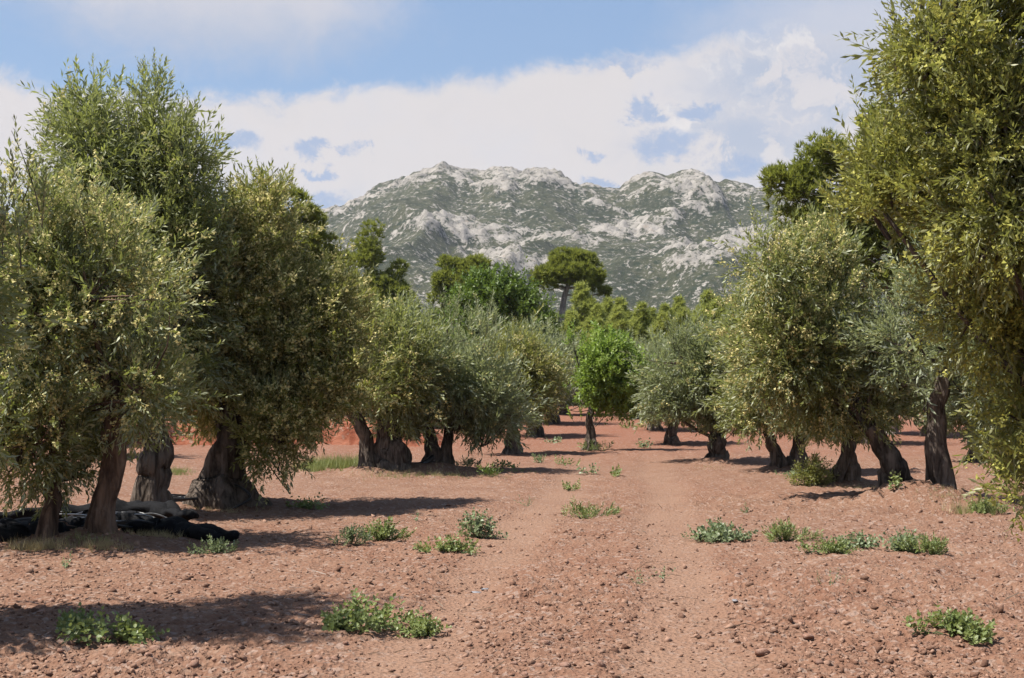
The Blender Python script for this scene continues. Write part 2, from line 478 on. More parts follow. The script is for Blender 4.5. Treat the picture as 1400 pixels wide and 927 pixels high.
def needle_tuft(rs, n=13, l=0.14, w=0.012, spread=62):
    V_, F_, T_ = [], [], []
    for i in range(n):
        az = rs.uniform(0, 2 * math.pi); tilt = R(spread) * math.sqrt(rs.rand())
        d = np.array([math.cos(az) * math.sin(tilt), math.sin(az) * math.sin(tilt), math.cos(tilt)])
        s = unit(np.cross(d, rs.normal(0, 1, 3))) * w
        L = l * rs.uniform(0.7, 1.15)
        b = d * L * 0.08 - np.array([0, 0, 0.1 * l * rs.rand()])
        V_ += [b - s, b + s, d * L]; F_.append((3 * i, 3 * i + 1, 3 * i + 2)); T_ += [rs.rand()] * 3
    return np.array(V_), np.array(F_), np.array(T_)
def panicle(rs, n=6, rad=0.027, s=0.018):
    V_, F_, T_ = [], [], []
    for i in range(n):
        p = rs.normal(0, rad * 0.55, 3); p[2] *= 1.3
        a = unit(rs.normal(0, 1, 3)); b = unit(np.cross(a, rs.normal(0, 1, 3)))
        q = s * rs.uniform(0.6, 1.2)
        V_ += [p - a * q * .6 - b * q * .5, p + a * q * .6 - b * q * .5, p + b * q * .7]
        F_ += [(3 * i, 3 * i + 1, 3 * i + 2)]
        T_ += [rs.rand()] * 3
    return np.array(V_), np.array(F_), np.array(T_)
def scatter(templates, pos, dirs, scales, tint0, rs, tw=0.55):
    """copies of templates (+Z along dirs) merged into one vertex / face / tint set"""
    n = len(pos)
    which = rs.randint(0, len(templates), n)
    VV, FF, TT, off = [], [], [], 0
    d = unit(dirs)
    a = unit(np.cross(d, rs.normal(0, 1, (n, 3)))); b = np.cross(d, a)
    Mx = np.stack([a, b, d], -1) * scales[:, None, None]
    for k_, (tv, tf, tt) in enumerate(templates):
        sel = np.where(which == k_)[0]
        if not len(sel): continue
        v = np.einsum('nij,vj->nvi', Mx[sel], tv) + pos[sel][:, None]
        f = tf[None] + (np.arange(len(sel)) * len(tv))[:, None, None] + off
        t = np.clip(tw * tt[None] + (1 - tw) * tint0[sel][:, None], 0, 1)
        VV.append(v.reshape(-1, 3)); FF.append(f.reshape(-1, 3)); TT.append(t.ravel())
        off += len(sel) * len(tv)
    return np.concatenate(VV), np.concatenate(FF), np.concatenate(TT)

def lobe_points(lobes, n, rs, inner=0.5, gap=0.0, gapscale=1.4, seed=0, lump=0.28, lumpf=2.2):
    """points in the outer part of a union of ellipsoids, with lumps and gaps; returns points and outward directions"""
    C_ = np.array([l[0] for l in lobes]); Rr = np.array([l[1] for l in lobes])
    area = (Rr[:, 0] * Rr[:, 1] + Rr[:, 1] * Rr[:, 2] + Rr[:, 0] * Rr[:, 2])
    PP, OO = [], []
    have = 0
    while have < n:
        m_ = int((n - have) * 2.2) + 200
        li = rs.choice(len(lobes), m_, p=area / area.sum())
        w = unit(rs.normal(0, 1, (m_, 3)))
        q = w * Rr[li]
        nz = vn(w[:, 0] * lumpf + li * 7.1 + seed, w[:, 1] * lumpf + seed, w[:, 2] * lumpf)
        rr = (1 - (1 - inner) * rs.rand(m_) ** 1.6) * (1 + lump * nz)
        p = C_[li] + q * rr[:, None]
        # not deep inside another lobe
        dd = np.linalg.norm((p[:, None] - C_[None]) / Rr[None], axis=-1)
        ok = dd.min(1) > inner * 0.8
        if gap:
            g = vn(p[:, 0] * gapscale + seed, p[:, 1] * gapscale, p[:, 2] * gapscale + 3.7)
            ok &= g > (-1 + 2 * gap) * 0.7
        ok &= p[:, 2] > ground_h(p[:, 0], p[:, 1]) + 0.08
        PP.append(p[ok]); OO.append(unit(q / (Rr[li] ** 2))[ok])
        have += ok.sum()
    return np.concatenate(PP)[:n], np.concatenate(OO)[:n]

def olive_tree(name, label, d, trunks, lobes, seed, leafmat='olive', barkmat='bark', leaf_s=1.0, n_spray=3500, seg=1,
               blossom=0.25, blossommat='blossom', depth=1.0, shoots=(), gap=0.32, cat='olive tree', group=None, broad=False, droop=0.25, shoot_n=34, wide=1.0, clump=20, csize=0.125, skirt=None, pan=3, lump=0.5, limb_r=.045, flare=0.55):
    """trunks: [[(px,py,width_px),...],...]; lobes: (px,py,rx,ry[,dy]) in photo pixels at depth d"""
    rs = np.random.RandomState(seed)
    s = d / F
    L = []
    for lb in lobes:
        px, py, rx, ry = lb[:4]; off = lb[4] if len(lb) > 4 else rs.uniform(-0.45, 0.45) * depth
        c_ = P(px, py, d); c_[1] += off
        sh = 0.15 * leaf_s
        L.append((c_, np.array([max(rx * s - sh, .12), max(0.5 * (rx + ry) * s * 0.95 - sh, 0.25) * depth, max(ry * s - sh, .12)])))
    b0 = P(trunks[0][0][0], trunks[0][0][1], d); b0[2] = float(ground_h(b0[0], b0[1]))
    base = b0.copy()
    root = empty(name, base, label, cat, group)
    tops = []
    tb = Tubes()
    for ti, tr in enumerate(trunks):
        pts = [P(x, y, d) for x, y, w in tr]
        pts[0][2] = float(ground_h(pts[0][0], pts[0][1])) - 0.08
        for q in pts[1:]: q[1] += rs.uniform(-0.06, 0.06)
        rad = np.array([w * s / 2 for x, y, w in tr])
        nn = 26
        pp = spline(pts, nn); rr = np.interp(np.linspace(0, len(tr) - 1, nn), np.arange(len(tr)), rad)
        wob_ = np.stack([vn(np.arange(nn) * .35, np.full(nn, seed + ti), np.zeros(nn)), vn(np.arange(nn) * .35, np.full(nn, seed + 9 + ti), np.zeros(nn)), np.zeros(nn)], -1)
        tt = np.linspace(0, 1, nn)
        pp = pp + wob_ * rr[:, None] * 0.35 * smooth(tt, 0.05, 0.4)[:, None]
        hgt = pp[:, 2] - pp[0, 2]
        fl = 1 + flare * np.exp(-hgt / (2.2 * rad[0] + .04))
        tb.tube(pp - base, rr * fl, 32, 0.10, seed + 3.1 * ti, roots=0.30 * np.exp(-hgt / (2.5 * rad[0] + .05)))
        tops.append((pp[-1], rr[-1]))
        TRUNKS.append((pts[0][0], pts[0][1], rad[0] * 4 + 0.25))
    trunk = add('trunk', tb.mesh(name + '_trunk', M[barkmat]), root)
    # sprays, gathered in clumps round the ends of the branchlets
    per = clump
    n_spray = int(n_spray * 0.86); leaf_s *= 1.06
    ncl = n_spray // per
    n_spray = ncl * per
    cp, co = lobe_points(L, ncl, rs, 0.5, gap + .06, 1.3 / max(0.6, s * 100), seed, lump, 1.9)
    off = rs.normal(0, 1, (n_spray, 3)) * (csize * leaf_s * rs.uniform(.7, 1.3, ncl).repeat(per))[:, None]
    pts = np.repeat(cp, per, 0) + off
    out = np.repeat(co, per, 0)
    low = out[:, 2] < -0.1
    dirs = out * 0.55 + unit(off) * 0.6 + rs.normal(0, 0.3, (n_spray, 3)) + np.array([0, 0, 0.5])
    dirs[low] += np.array([0, 0, -0.5 - droop])
    if skirt:      # pruned underside of the crown
        spx, spy = np.array(skirt if isinstance(skirt, list) else [(0, skirt), (1, skirt)], float).T
        zmin = EYE + (HOR - np.interp(700 + pts[:, 0] / d * F, spx, spy)) / F * d + 0.30 * leaf_s + 0.22 * vn(pts[:, 0] * 2 + seed, pts[:, 1] * 2, pts[:, 2] * 0)
        kp = pts[:, 2] > zmin
        pts, out, dirs = pts[kp], out[kp], dirs[kp]
        n_spray = len(pts)
    sc = leaf_s * rs.uniform(0.75, 1.2, n_spray)
    # long upright shoots
    sp_, sd_, ss_ = [], [], []
    limb = Tubes()
    topl = [l for l in L]
    for i in range(shoot_n):
        l = topl[rs.randint(len(topl))]
        w = unit(np.array([rs.normal(0, .6), rs.normal(0, .6), 1.0]))
        st = l[0] + w * l[1] * 0.8
        shoots_len = rs.uniform(0.3, 0.65) * max(1, leaf_s * 0.8)
        sp_.append((st, unit(w * 0.35 + np.array([rs.normal(0, .22), rs.normal(0, .22), 1])), shoots_len))
    for (px, py, ln) in shoots:
        tip = P(px, py, d); tip[1] += rs.uniform(-.3, .3)
        dr = unit(np.array([rs.normal(0, .15), rs.normal(0, .15), 1]))
        sp_.append((tip - dr * ln, dr, ln))
    xp, xd, xs = [], [], []
    for st, dr, ln in sp_:
        cv = np.array([rs.normal(0, .12), rs.normal(0, .12), 0])
        nseg = max(3, int(ln / (0.11 * leaf_s)))
        path = [st + dr * ln * t + cv * ln * t * t for t in np.linspace(0, 1, 5)]
        limb.tube(np.array(path) - base, np.linspace(0.006, 0.002, 5), 4, cap=False)
        for j in range(nseg):
            t = (j + 0.5) / nseg
            for q in range(2 if t < 0.75 else 1):
                xp.append(st + dr * ln * t + cv * ln * t * t)
                xd.append(dr + rs.normal(0, 0.42 * (1.1 - t), 3)); xs.append(leaf_s * rs.uniform(.65, .95) * (1.05 - 0.35 * t))
    if xp:
        pts = np.vstack([pts, xp]); dirs = np.vstack([dirs, xd]); sc = np.concatenate([sc, xs]); out = np.vstack([out, np.array(xd)])
    tint0 = np.clip(0.5 + 0.6 * vn(pts[:, 0] * 1.2 + seed, pts[:, 1] * 1.2, pts[:, 2] * 1.2) + rs.normal(0, 0.18, len(pts)), 0, 1)
    if broad:
        tm = [broad_spray(rs) for _ in range(6)]
    else:
        tm = [olive_spray(rs, 0.20, 5, 0.068 * rs.uniform(.85, 1.15), 0.0185 * wide, seg, 48 + rs.uniform(-8, 8)) for _ in range(7)]
    v, f, t = scatter(tm, pts - dirs * 0.0, dirs, sc, tint0, rs)
    crown = add('crown', make_mesh(name + '_crown', v - base, f, M[leafmat], False, {'tint': t}), root)
    # limbs and branches inside the crown
    for li, (c_, r_) in enumerate(L):
        tp, tr_ = min(tops, key=lambda q: np.linalg.norm(q[0] - c_))
        mid_ = tp * 0.45 + c_ * 0.55 + np.array([0, 0, -0.12])
        path = spline([tp - np.array([0, 0, .1]), mid_, c_, c_ + unit(c_ - mid_) * r_.min() * 0.4], 9)
        lr = min(tr_ * 0.45, limb_r) if c_[2] > tp[2] + .1 else 0.011
        limb.tube(path - base, np.linspace(lr, 0.007, 9), 7, 0.1, li)
    nb = min(220, len(pts) // 14)
    bi = rs.choice(n_spray, nb, replace=False)
    CC = np.array([l[0] for l in L])
    for i in bi:
        e = pts[i]; c_ = CC[np.argmin(np.linalg.norm(CC - e, axis=1))]
        st = c_ + (e - c_) * 0.12 + np.array([0, 0, -.1])
        mid_ = (st + e) / 2 + rs.normal(0, .06, 3)
        limb.tube(spline([st, mid_, e], 5) - base, np.linspace(0.014, 0.004, 5), 4, cap=False)
    add('branches', limb.mesh(name + '_branches', M[barkmat]), root)
    if blossom:
        g = vn(pts[:, 0] * 1.1 + 40 + seed, pts[:, 1] * 1.1, pts[:, 2] * 1.1)
        ok = (rs.rand(len(pts)) < blossom * (1.0 + 1.3 * g)) & (rs.rand(len(pts)) < 0.95)
        bp = np.repeat(pts[ok], pan, 0); bd = np.repeat(unit(dirs[ok]), pan, 0); bs = np.repeat(sc[ok], pan, 0)
        bp = bp + bd * (bs * rs.uniform(0.02, 0.19, len(bs)))[:, None] + rs.normal(0, 0.02, bp.shape) * bs[:, None]
        pm = [panicle(rs) for _ in range(5)]
        v, f, t = scatter(pm, bp, bd, bs * rs.uniform(.8, 1.3, len(bs)), rs.rand(len(bs)), rs)
        add('blossom', make_mesh(name + '_blossom', v - base, f, M[blossommat], False, {'tint': t}), crown, kind='stuff')
    return root

def pine_tree(name, label, d, trunk, lobes, seed, matn='pine', puff=0.75, n_puff=70, tufts=60, ts=1.0, depth=0.8, group=None, barkmat='bark_pale', cat='pine tree', gz=None, twigs=True):
    rs = np.random.RandomState(seed)
    s = d / F
    L = []
    for lb in lobes:
        px, py, rx, ry = lb[:4]
        c_ = P(px, py, d); c_[1] += rs.uniform(-.5, .5) * rx * s
        L.append((c_, np.array([rx * s, rx * s * depth, ry * s])))
    b0 = P(trunk[0][0], trunk[0][1], d); b0[2] = float(ground_h(b0[0], b0[1]))
    root = empty(name, b0, label, cat, group)
    tb = Tubes()
    pts = [P(x, y, d) for x, y, w in trunk]; pts[0][2] = b0[2] - 0.2
    nn = 18
    pp = spline(pts, nn); rr = np.interp(np.linspace(0, len(trunk) - 1, nn), np.arange(len(trunk)), [w * s / 2 for x, y, w in trunk])
    tb.tube(pp - b0, rr, 10, 0.12, seed)
    add('trunk', tb.mesh(name + '_trunk', M[barkmat]), root)
    pc, po = lobe_points(L, n_puff, rs, 0.25, 0, 1, seed, 0.2)
    limb = Tubes()
    for q in pc:
        k_ = int(np.argmin(np.linalg.norm(pp - q, axis=1) + np.where(pp[:, 2] > q[2], 3, 0) + np.where(np.arange(nn) < nn * 0.35, 2.0, 0)))
        st = pp[k_]
        md = (st + q) / 2 + np.array([0, 0, -0.15]) + rs.normal(0, .1, 3)
        limb.tube(spline([st, md, q], 6) - b0, np.linspace(max(0.02, rr[k_] * 0.35), 0.015, 6), 5, cap=False)
    add('branches', limb.mesh(name + '_branches', M[barkmat]), root)
    n = n_puff * tufts
    pi = np.repeat(np.arange(n_puff), tufts)
    w = unit(rs.normal(0, 1, (n, 3)) + np.array([0, 0, 0.35]))
    prad = puff * rs.uniform(0.55, 1.25, n_puff)
    pos_ = pc[pi] + w * (prad[pi] * (0.35 + 0.65 * rs.rand(n) ** 0.5))[:, None] * np.array([1, 1, 0.75])
    dirs = w * 0.8 + np.array([0, 0, 0.75]) + rs.normal(0, .3, (n, 3))
    tint0 = np.clip(0.35 + 0.5 * rs.rand(n_puff)[pi] + rs.normal(0, .12, n), 0, 1)
    tm = [needle_tuft(rs) for _ in range(6)]
    v, f, t = scatter(tm, pos_, dirs, ts * rs.uniform(.75, 1.3, n), tint0, rs)
    add('crown', make_mesh(name + '_crown', v - b0, f, M[matn], False, {'tint': t}), root)
    return root

HAZE = 0.00007
# ================================================================== ground
MOUNDS = [(65, 735, .35), (140, 742, .45), (207, 702, .5), (308, 692, .75), (500, 648, .4), (540, 643, .6), (600, 645, .7),
          (1285, 690, .8), (1222, 687, .7), (1150, 662, .6), (1072, 645, .6), (975, 634, .5), (808, 612, .5)]
MOUNDS = [(*G(a, b)[:2], r) for a, b, r in MOUNDS]
rows = [-25, -15, -8, -3, 0, 2, 3.5, 4.5, 5.5, 6.2, 6.8]
y = 7.2
while y < 1500:
    rows.append(y)
    y += max(0.024, y * y / 2275 * 0.66) if y < 130 else y * 0.08
rows = np.array(rows)
uc = np.linspace(-1, 1, 391)
uc = np.sign(uc) * np.abs(uc) ** 1.05
hw = 0.46 * np.maximum(np.abs(rows), 4) + 3.0 + np.clip(rows - 130, 0, 1e9) * 0.6
X = uc[None] * hw[:, None]; Y = np.repeat(rows[:, None], len(uc), 1)
Z = ground_h(X, Y)
trk_v = track_amt(X, Y) * (1 - smooth(Y, 60, 80))
near = 1 - smooth(Y, 25, 60)
rough = 1.55 * (0.038 * fbm2(X * 2.2, Y * 2.2, 2) + 0.034 * np.abs(fbm2(X * 6.5 + 4, Y * 6.5, 3, 0.6)) * 1.4 + 0.022 * fbm2(X * 17, Y * 17, 2))
patch = 0.7 + 0.5 * vn2(X * 0.35 + 8, Y * 0.35)
Z = Z + rough * patch * (1 - 0.85 * trk_v) * (0.35 + 0.65 * near) - 0.025 * trk_v * near
for mx_, my_, mr_ in MOUNDS:
    Z += 0.16 * np.exp(-((X - mx_) ** 2 + (Y - my_) ** 2) / (mr_ ** 2))
nr, nc = X.shape
i, j = np.meshgrid(np.arange(nr - 1), np.arange(nc - 1), indexing='ij')
q = i * nc + j
faces = np.stack([q, q + 1, q + nc + 1, q + nc], -1).reshape(-1, 4)
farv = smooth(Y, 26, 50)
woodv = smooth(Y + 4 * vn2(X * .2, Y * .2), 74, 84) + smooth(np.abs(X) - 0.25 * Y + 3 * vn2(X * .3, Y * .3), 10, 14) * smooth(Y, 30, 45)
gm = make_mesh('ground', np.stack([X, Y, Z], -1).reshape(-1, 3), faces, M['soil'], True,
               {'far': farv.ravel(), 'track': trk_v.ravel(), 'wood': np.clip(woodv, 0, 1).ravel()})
ground = add('ground', gm, kind='structure')
from bisect import bisect_right
def surf(x, y):   # height of the built ground sheet
    i = min(max(bisect_right(list(rows), y) - 1, 0), nr - 2)
    t = (y - rows[i]) / (rows[i + 1] - rows[i])
    a = np.interp(x, X[i], Z[i]); b = np.interp(x, X[i + 1], Z[i + 1])
    return float(a * (1 - t) + b * t)

# ================================================================== mountain
ridge_px = np.array([(-1600, 470), (-700, 430), (-200, 395), (150, 360), (300, 335), (380, 312), (432, 293), (470, 280), (498, 268), (510, 255), (530, 246), (566, 236), (590, 226), (605, 222), (629, 229), (658, 234), (677, 228), (694, 229),
                     (711, 234), (722, 231), (736, 230), (752, 234), (765, 240), (779, 248), (800, 250), (823, 254), (847, 256), (856, 248), (866, 241), (880, 235), (893, 232), (911, 239), (930, 233), (947, 229), (958, 233), (968, 246),
                     (984, 247), (998, 245), (1020, 250), (1056, 260), (1080, 270), (1130, 285), (1250, 320), (1500, 370), (2200, 430), (3000, 470)], float)
DR = 1600.0
rx = (ridge_px[:, 0] - 700) / F * DR; rz = EYE + (HOR - ridge_px[:, 1]) / F * DR
xs = np.concatenate([np.linspace(-1900, -420, 110, endpoint=False), np.linspace(-420, 420, 400), np.linspace(420, 1900, 110)[1:]])
ys = np.concatenate([np.linspace(780, 980, 30, endpoint=False), np.linspace(980, 1640, 210), np.linspace(1640, 2100, 25)[1:]])
MX, MY = np.meshgrid(xs, ys)
rid = np.interp(MX, rx, rz)
warp = 60 * fbm2(MX / 210, MY / 210, 3)
t = np.clip((MY - 800) / (DR - 800), 0, 1)
prof = np.where(MY <= DR, t ** 1.25, 1 - 0.0011 * (MY - DR))
H = rid * prof
spur = 1 - 2 * np.abs(fbm2((MX + warp) / 170 + 3, MY / 330, 3))
env = np.clip(1.2 * t * (1 - t) * 4, 0, 1) * (MY < DR)
H += env * (26 * spur + 12 * fbm2(MX / 60, MY / 80, 3))
# limestone outcrops: tilted beds that stand proud of the scrub
s_ = MX * 0.55 + MY * 0.83 + warp * 0.6
crest = smooth(np.abs(MY - DR), 60, 8)
bed = 0.75 * fbm2(MX / 46 + warp / 70, s_ / 24, 4, 0.6) + 0.45 * fbm2(MX / 130 + 7, MY / 110, 2)
mpx = 700 + MX / MY * F; mpy = HOR - (H - EYE) / MY * F      # where the slope shows, to set the known outcrops and scrub patches
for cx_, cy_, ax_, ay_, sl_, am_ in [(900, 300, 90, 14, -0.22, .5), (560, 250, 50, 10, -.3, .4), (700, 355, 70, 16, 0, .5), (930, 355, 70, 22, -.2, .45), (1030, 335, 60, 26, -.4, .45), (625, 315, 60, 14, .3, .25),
                                  (690, 270, 20, 16, 0, .3), (950, 245, 22, 16, 0, .5), (600, 400, 60, 20, -.3, .4), (1000, 290, 70, 18, 0, -.5), (640, 280, 90, 18, .2, -.3), (780, 290, 60, 14, .1, -.25),  # strongest negative entry: scrub darkens the slope in place of a cloud's shadow
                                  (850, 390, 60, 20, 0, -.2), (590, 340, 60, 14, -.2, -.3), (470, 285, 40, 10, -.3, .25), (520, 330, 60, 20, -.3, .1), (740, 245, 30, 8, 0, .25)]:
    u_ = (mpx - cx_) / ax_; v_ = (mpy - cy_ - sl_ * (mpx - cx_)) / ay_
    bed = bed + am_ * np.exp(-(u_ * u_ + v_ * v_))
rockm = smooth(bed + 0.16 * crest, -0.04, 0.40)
crag = np.abs(fbm2(MX / 16, MY / 13, 3, 0.6))
crg2 = fbm2(MX / 6.5, MY / 6.5, 2, 0.6)
H += rockm * (7.5 * (0.4 + 1.4 * crag) + 2.2 * crg2) * np.clip(t * 3, 0, 1) * (1 - 0.75 * crest)
H += (1 - rockm) * 1.6 * fbm2(MX / 5.5, MY / 5.5, 2)
H += crest * (5.0 * (np.abs(fbm2(MX / 22 + 5, MY / 30, 3, 0.6)) - 0.2) + 1.4 * crg2)
H -= 6 * (1 - t)
nr2, nc2 = MX.shape
i, j = np.meshgrid(np.arange(nr2 - 1), np.arange(nc2 - 1), indexing='ij')
q = i * nc2 + j
mf = np.stack([q, q + 1, q + nc2 + 1, q + nc2], -1).reshape(-1, 4)
m, N = mat('limestone_and_scrub')
pos = N.n('ShaderNodeTexCoord').outputs['Object']
rk = N.attr('rock')
a = N.noise(pos, 0.02, 6, 0.62, 0.5); b = N.noise(pos, 0.075, 6, 0.7, 0.4); e = N.noise(pos, 0.26, 5, 0.72)
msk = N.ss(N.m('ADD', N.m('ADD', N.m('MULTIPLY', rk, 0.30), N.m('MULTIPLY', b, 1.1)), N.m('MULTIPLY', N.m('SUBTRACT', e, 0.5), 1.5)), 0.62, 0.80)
scrub = N.mix(N.ss(a, 0.38, 0.62), (0.024, 0.029, 0.014), (0.048, 0.050, 0.026))
scrub = N.mix(N.ss(N.vor(pos, 0.10), 0.42, 0.2), scrub, (0.019, 0.027, 0.013))
scrub = N.mix(N.m('MULTIPLY', N.ss(e, 0.5, 0.66), 0.55), scrub, (0.128, 0.114, 0.090))
rock = N.mix(N.ss(b, 0.3, 0.7), (0.150, 0.138, 0.122), (0.290, 0.265, 0.235))
rock = N.mix(N.m('MULTIPLY', N.ss(N.noise(pos, 0.12, 4, .6), 0.58, 0.72), 0.4), rock, (0.218, 0.162, 0.116))
rock = N.mix(N.ss(e, 0.42, 0.3), rock, (0.070, 0.066, 0.052))
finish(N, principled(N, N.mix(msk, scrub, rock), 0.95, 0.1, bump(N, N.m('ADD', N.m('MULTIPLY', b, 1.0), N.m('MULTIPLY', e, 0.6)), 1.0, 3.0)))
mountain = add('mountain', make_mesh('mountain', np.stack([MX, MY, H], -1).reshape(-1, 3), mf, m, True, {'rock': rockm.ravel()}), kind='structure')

# ================================================================== earth bank behind the left rows
bx = np.linspace(-12.5, -1.6, 190); bu = np.linspace(0, 1, 34)
BX, BU = np.meshgrid(bx, bu)
BY = 40 + 0.5 * vn2(BX * .4, BX * 0) + BU * 3.2 - 0.15 * BX * 0
prof = smooth(BU, 0.0, 0.22) * (1 - smooth(BU, 0.55, 1.0)) * smooth(BX, -12.5, -11) * smooth(-BX, 1.6, 2.8)
BZ = ground_h(BX, BY) - 0.08 + prof * (0.66 + 0.25 * fbm2(BX * .6, BU * 2, 2)) + prof * 0.22 * fbm2(BX * 2.8, BU * 9, 3, .6)
BY = BY + prof * 0.4 * fbm2(BX * 1.8, BU * 7 + 4, 2)
i, j = np.meshgrid(np.arange(33), np.arange(189), indexing='ij'); q = i * 190 + j
bank_o = add('earth_bank', make_mesh('earth_bank', np.stack([BX, BY, BZ], -1).reshape(-1, 3), np.stack([q, q + 1, q + 191, q + 190], -1).reshape(-1, 4), M['bank'], True), kind='structure')

# ================================================================== olive trees
OL = 'olive trees planted in rows on the red soil'
olive_tree('olive_tree', 'overhanging olive with few twigs in view, whose shade lies on the nearest soil', 9.8,
    [[(-200, 852, 50), (-195, 700, 42), (-180, 560, 36)]],
    [(-200, 430, 180, 190), (-110, 330, 90, 110), (-260, 250, 150, 170), (-160, 560, 120, 110), (-62, 400, 58, 110), (-230, -175, 150, 85, -.8), (-220, -190, 130, 80, .6), (-350, -150, 160, 100, -.3), (-240, -20, 130, 110), (-160, 60, 100, 100)], 11,  # topmost lobes, out of view, added to throw the foreground shade
    'olive', n_spray=3900, leaf_s=1.25, blossom=0.12, shoots=[(22, 178, .55), (40, 225, .4), (-5, 230, .6), (8, 255, .5), (-30, 200, .6), (30, 290, .4)], gap=.2, depth=.95, lump=.35)
olive_tree('olive_tree', 'olive with two thin reddish trunks standing before the black net pile', 14.9,
    [[(140, 742, 36), (146, 690, 27), (158, 600, 30), (150, 520, 24)], [(65, 738, 22), (70, 690, 20), (78, 620, 20), (85, 560, 16)]],
    [(55, 440, 120, 150), (150, 540, 100, 120), (45, 590, 95, 95), (15, 345, 90, 85), (135, 400, 105, 120), (105, 315, 60, 50), (95, 640, 75, 55), (208, 530, 40, 55), (-30, 500, 100, 130)], 12,
    'olive', 'bark_red', n_spray=6000, leaf_s=1.22, blossom=0.42, gap=.33, shoots=[(130, 255, .4), (60, 265, .4), (100, 262, .3)], skirt=[(-60, 765), (20, 752), (80, 722), (120, 690), (160, 650), (200, 625), (260, 600)], pan=4)
olive_tree('olive_tree', 'tallest olive with a thick dark trunk and upright shoots towering over its neighbours', 18.4,
    [[(210, 703, 42), (206, 665, 34), (213, 630, 38), (210, 590, 32), (206, 540, 30)]],
    [(195, 320, 100, 90), (130, 220, 52, 55), (108, 165, 34, 50), (200, 215, 60, 60), (193, 155, 26, 50), (245, 225, 42, 60), (268, 295, 42, 60), (210, 450, 120, 110), (250, 390, 85, 85), (145, 290, 55, 60), (215, 560, 80, 60)], 13,
    'olive', n_spray=6200, leaf_s=1.35, blossom=0.06, gap=.4,
    shoots=[(190, 97, .6), (200, 120, .5), (178, 130, .5), (88, 118, .5), (100, 128, .5), (120, 130, .45), (72, 150, .4), (215, 140, .5), (236, 155, .5), (265, 178, .4), (275, 190, .4), (285, 240, .4), (145, 130, .5), (65, 170, .4), (250, 150, .4)], skirt=590)
olive_tree('olive_tree', 'cream blossomed olive whose trunk flares wide beside a black hose', 19.8,
    [[(308, 694, 52), (308, 672, 42), (311, 640, 36), (320, 590, 36), (318, 540, 30)]],
    [(330, 420, 105, 120), (405, 460, 75, 110), (305, 550, 80, 70), (385, 590, 60, 60), (362, 325, 58, 60), (450, 470, 48, 85), (366, 285, 22, 30), (425, 545, 55, 55), (250, 480, 70, 100), (385, 640, 34, 36), (390, 672, 22, 24), (480, 520, 32, 55), (300, 350, 60, 60)], 14,
    'olive_warm', n_spray=6800, leaf_s=1.4, blossom=1.1, gap=.3, shoots=[(352, 240, .45), (365, 252, .4), (385, 262, .35), (340, 265, .35), (500, 400, .3)], flare=1.1, skirt=[(220, 600), (270, 630), (300, 640), (330, 625), (362, 690), (410, 705), (430, 640), (450, 600), (500, 600)], pan=4)
olive_tree('olive_tree', 'blossomed olive with a slim trunk leaning out in front of the red bank', 27.6,
    [[(508, 647, 22), (503, 610, 17), (490, 580, 17), (478, 560, 13)], [(538, 645, 40), (536, 610, 28), (530, 570, 22)]],
    [(505, 500, 50, 80), (480, 545, 38, 42), (545, 500, 45, 75), (535, 575, 42, 48), (545, 610, 26, 24)], 15,
    'olive', n_spray=2800, leaf_s=1.7, blossom=0.28, gap=.3, skirt=[(455, 600), (480, 590), (505, 575), (530, 605), (570, 625)])
olive_tree('olive_tree', 'round silvery olive on two dark stems beside a fallen black hose', 28.4,
    [[(588, 646, 24), (592, 620, 18), (588, 592, 14), (575, 560, 10)], [(606, 646, 22), (611, 620, 13), (614, 590, 12), (625, 560, 10)]],
    [(610, 505, 75, 70), (658, 545, 48, 65), (575, 560, 55, 55), (625, 585, 60, 38), (612, 455, 52, 32), (562, 475, 42, 48), (660, 475, 35, 45), (660, 605, 35, 24)], 16,
    'olive_grey', n_spray=4600, leaf_s=1.65, blossom=0.12, gap=.3, shoots=[(680, 425, .4), (560, 425, .5), (590, 425, .4), (640, 425, .4)], skirt=[(540, 618), (575, 612), (600, 602), (625, 610), (650, 640), (690, 630)])
olive_tree('olive_tree', 'pale dry looking olive whose crown nearly touches the bright green tree', 36.5,
    [[(700, 622, 20), (702, 600, 15), (700, 570, 12)]],
    [(700, 515, 45, 48), (718, 548, 36, 40), (680, 560, 45, 35), (725, 520, 26, 34)], 17,
    'olive_warm', n_spray=2400, leaf_s=2.0, blossom=0.35, gap=.25, skirt=600)
olive_tree('olive_tree', 'near olive dense with yellow green flower buds, its top out of view', 7.2,
    [[(1580, 970, 70), (1550, 850, 60), (1520, 700, 55), (1500, 600, 45)]],
    [(1420, 200, 165, 180), (1330, 95, 95, 90), (1275, 235, 85, 105), (1262, 75, 40, 50), (1455, 470, 85, 140), (1368, 395, 70, 95), (1480, 650, 70, 80), (1440, 560, 55, 80), (1440, -70, 170, 130), (1570, 250, 180, 250), (1228, 300, 45, 42), (1560, 560, 130, 140), (1425, 670, 30, 45), (1330, 310, 80, 70), (1350, 190, 90, 90)], 18,
    'olive_warm', n_spray=11500, leaf_s=.76, wide=.9, blossom=0.8, blossommat='blossom_y', gap=.16, depth=.8, lump=.26, limb_r=.022,
    shoots=[(1215, 20, .22), (1245, 30, .2), (1290, 0, .25), (1330, -5, .25), (1210, 70, .18)], shoot_n=24, skirt=[(1100, 390), (1250, 420), (1300, 500), (1325, 600), (1350, 690), (1370, 760), (1400, 770)], pan=4)
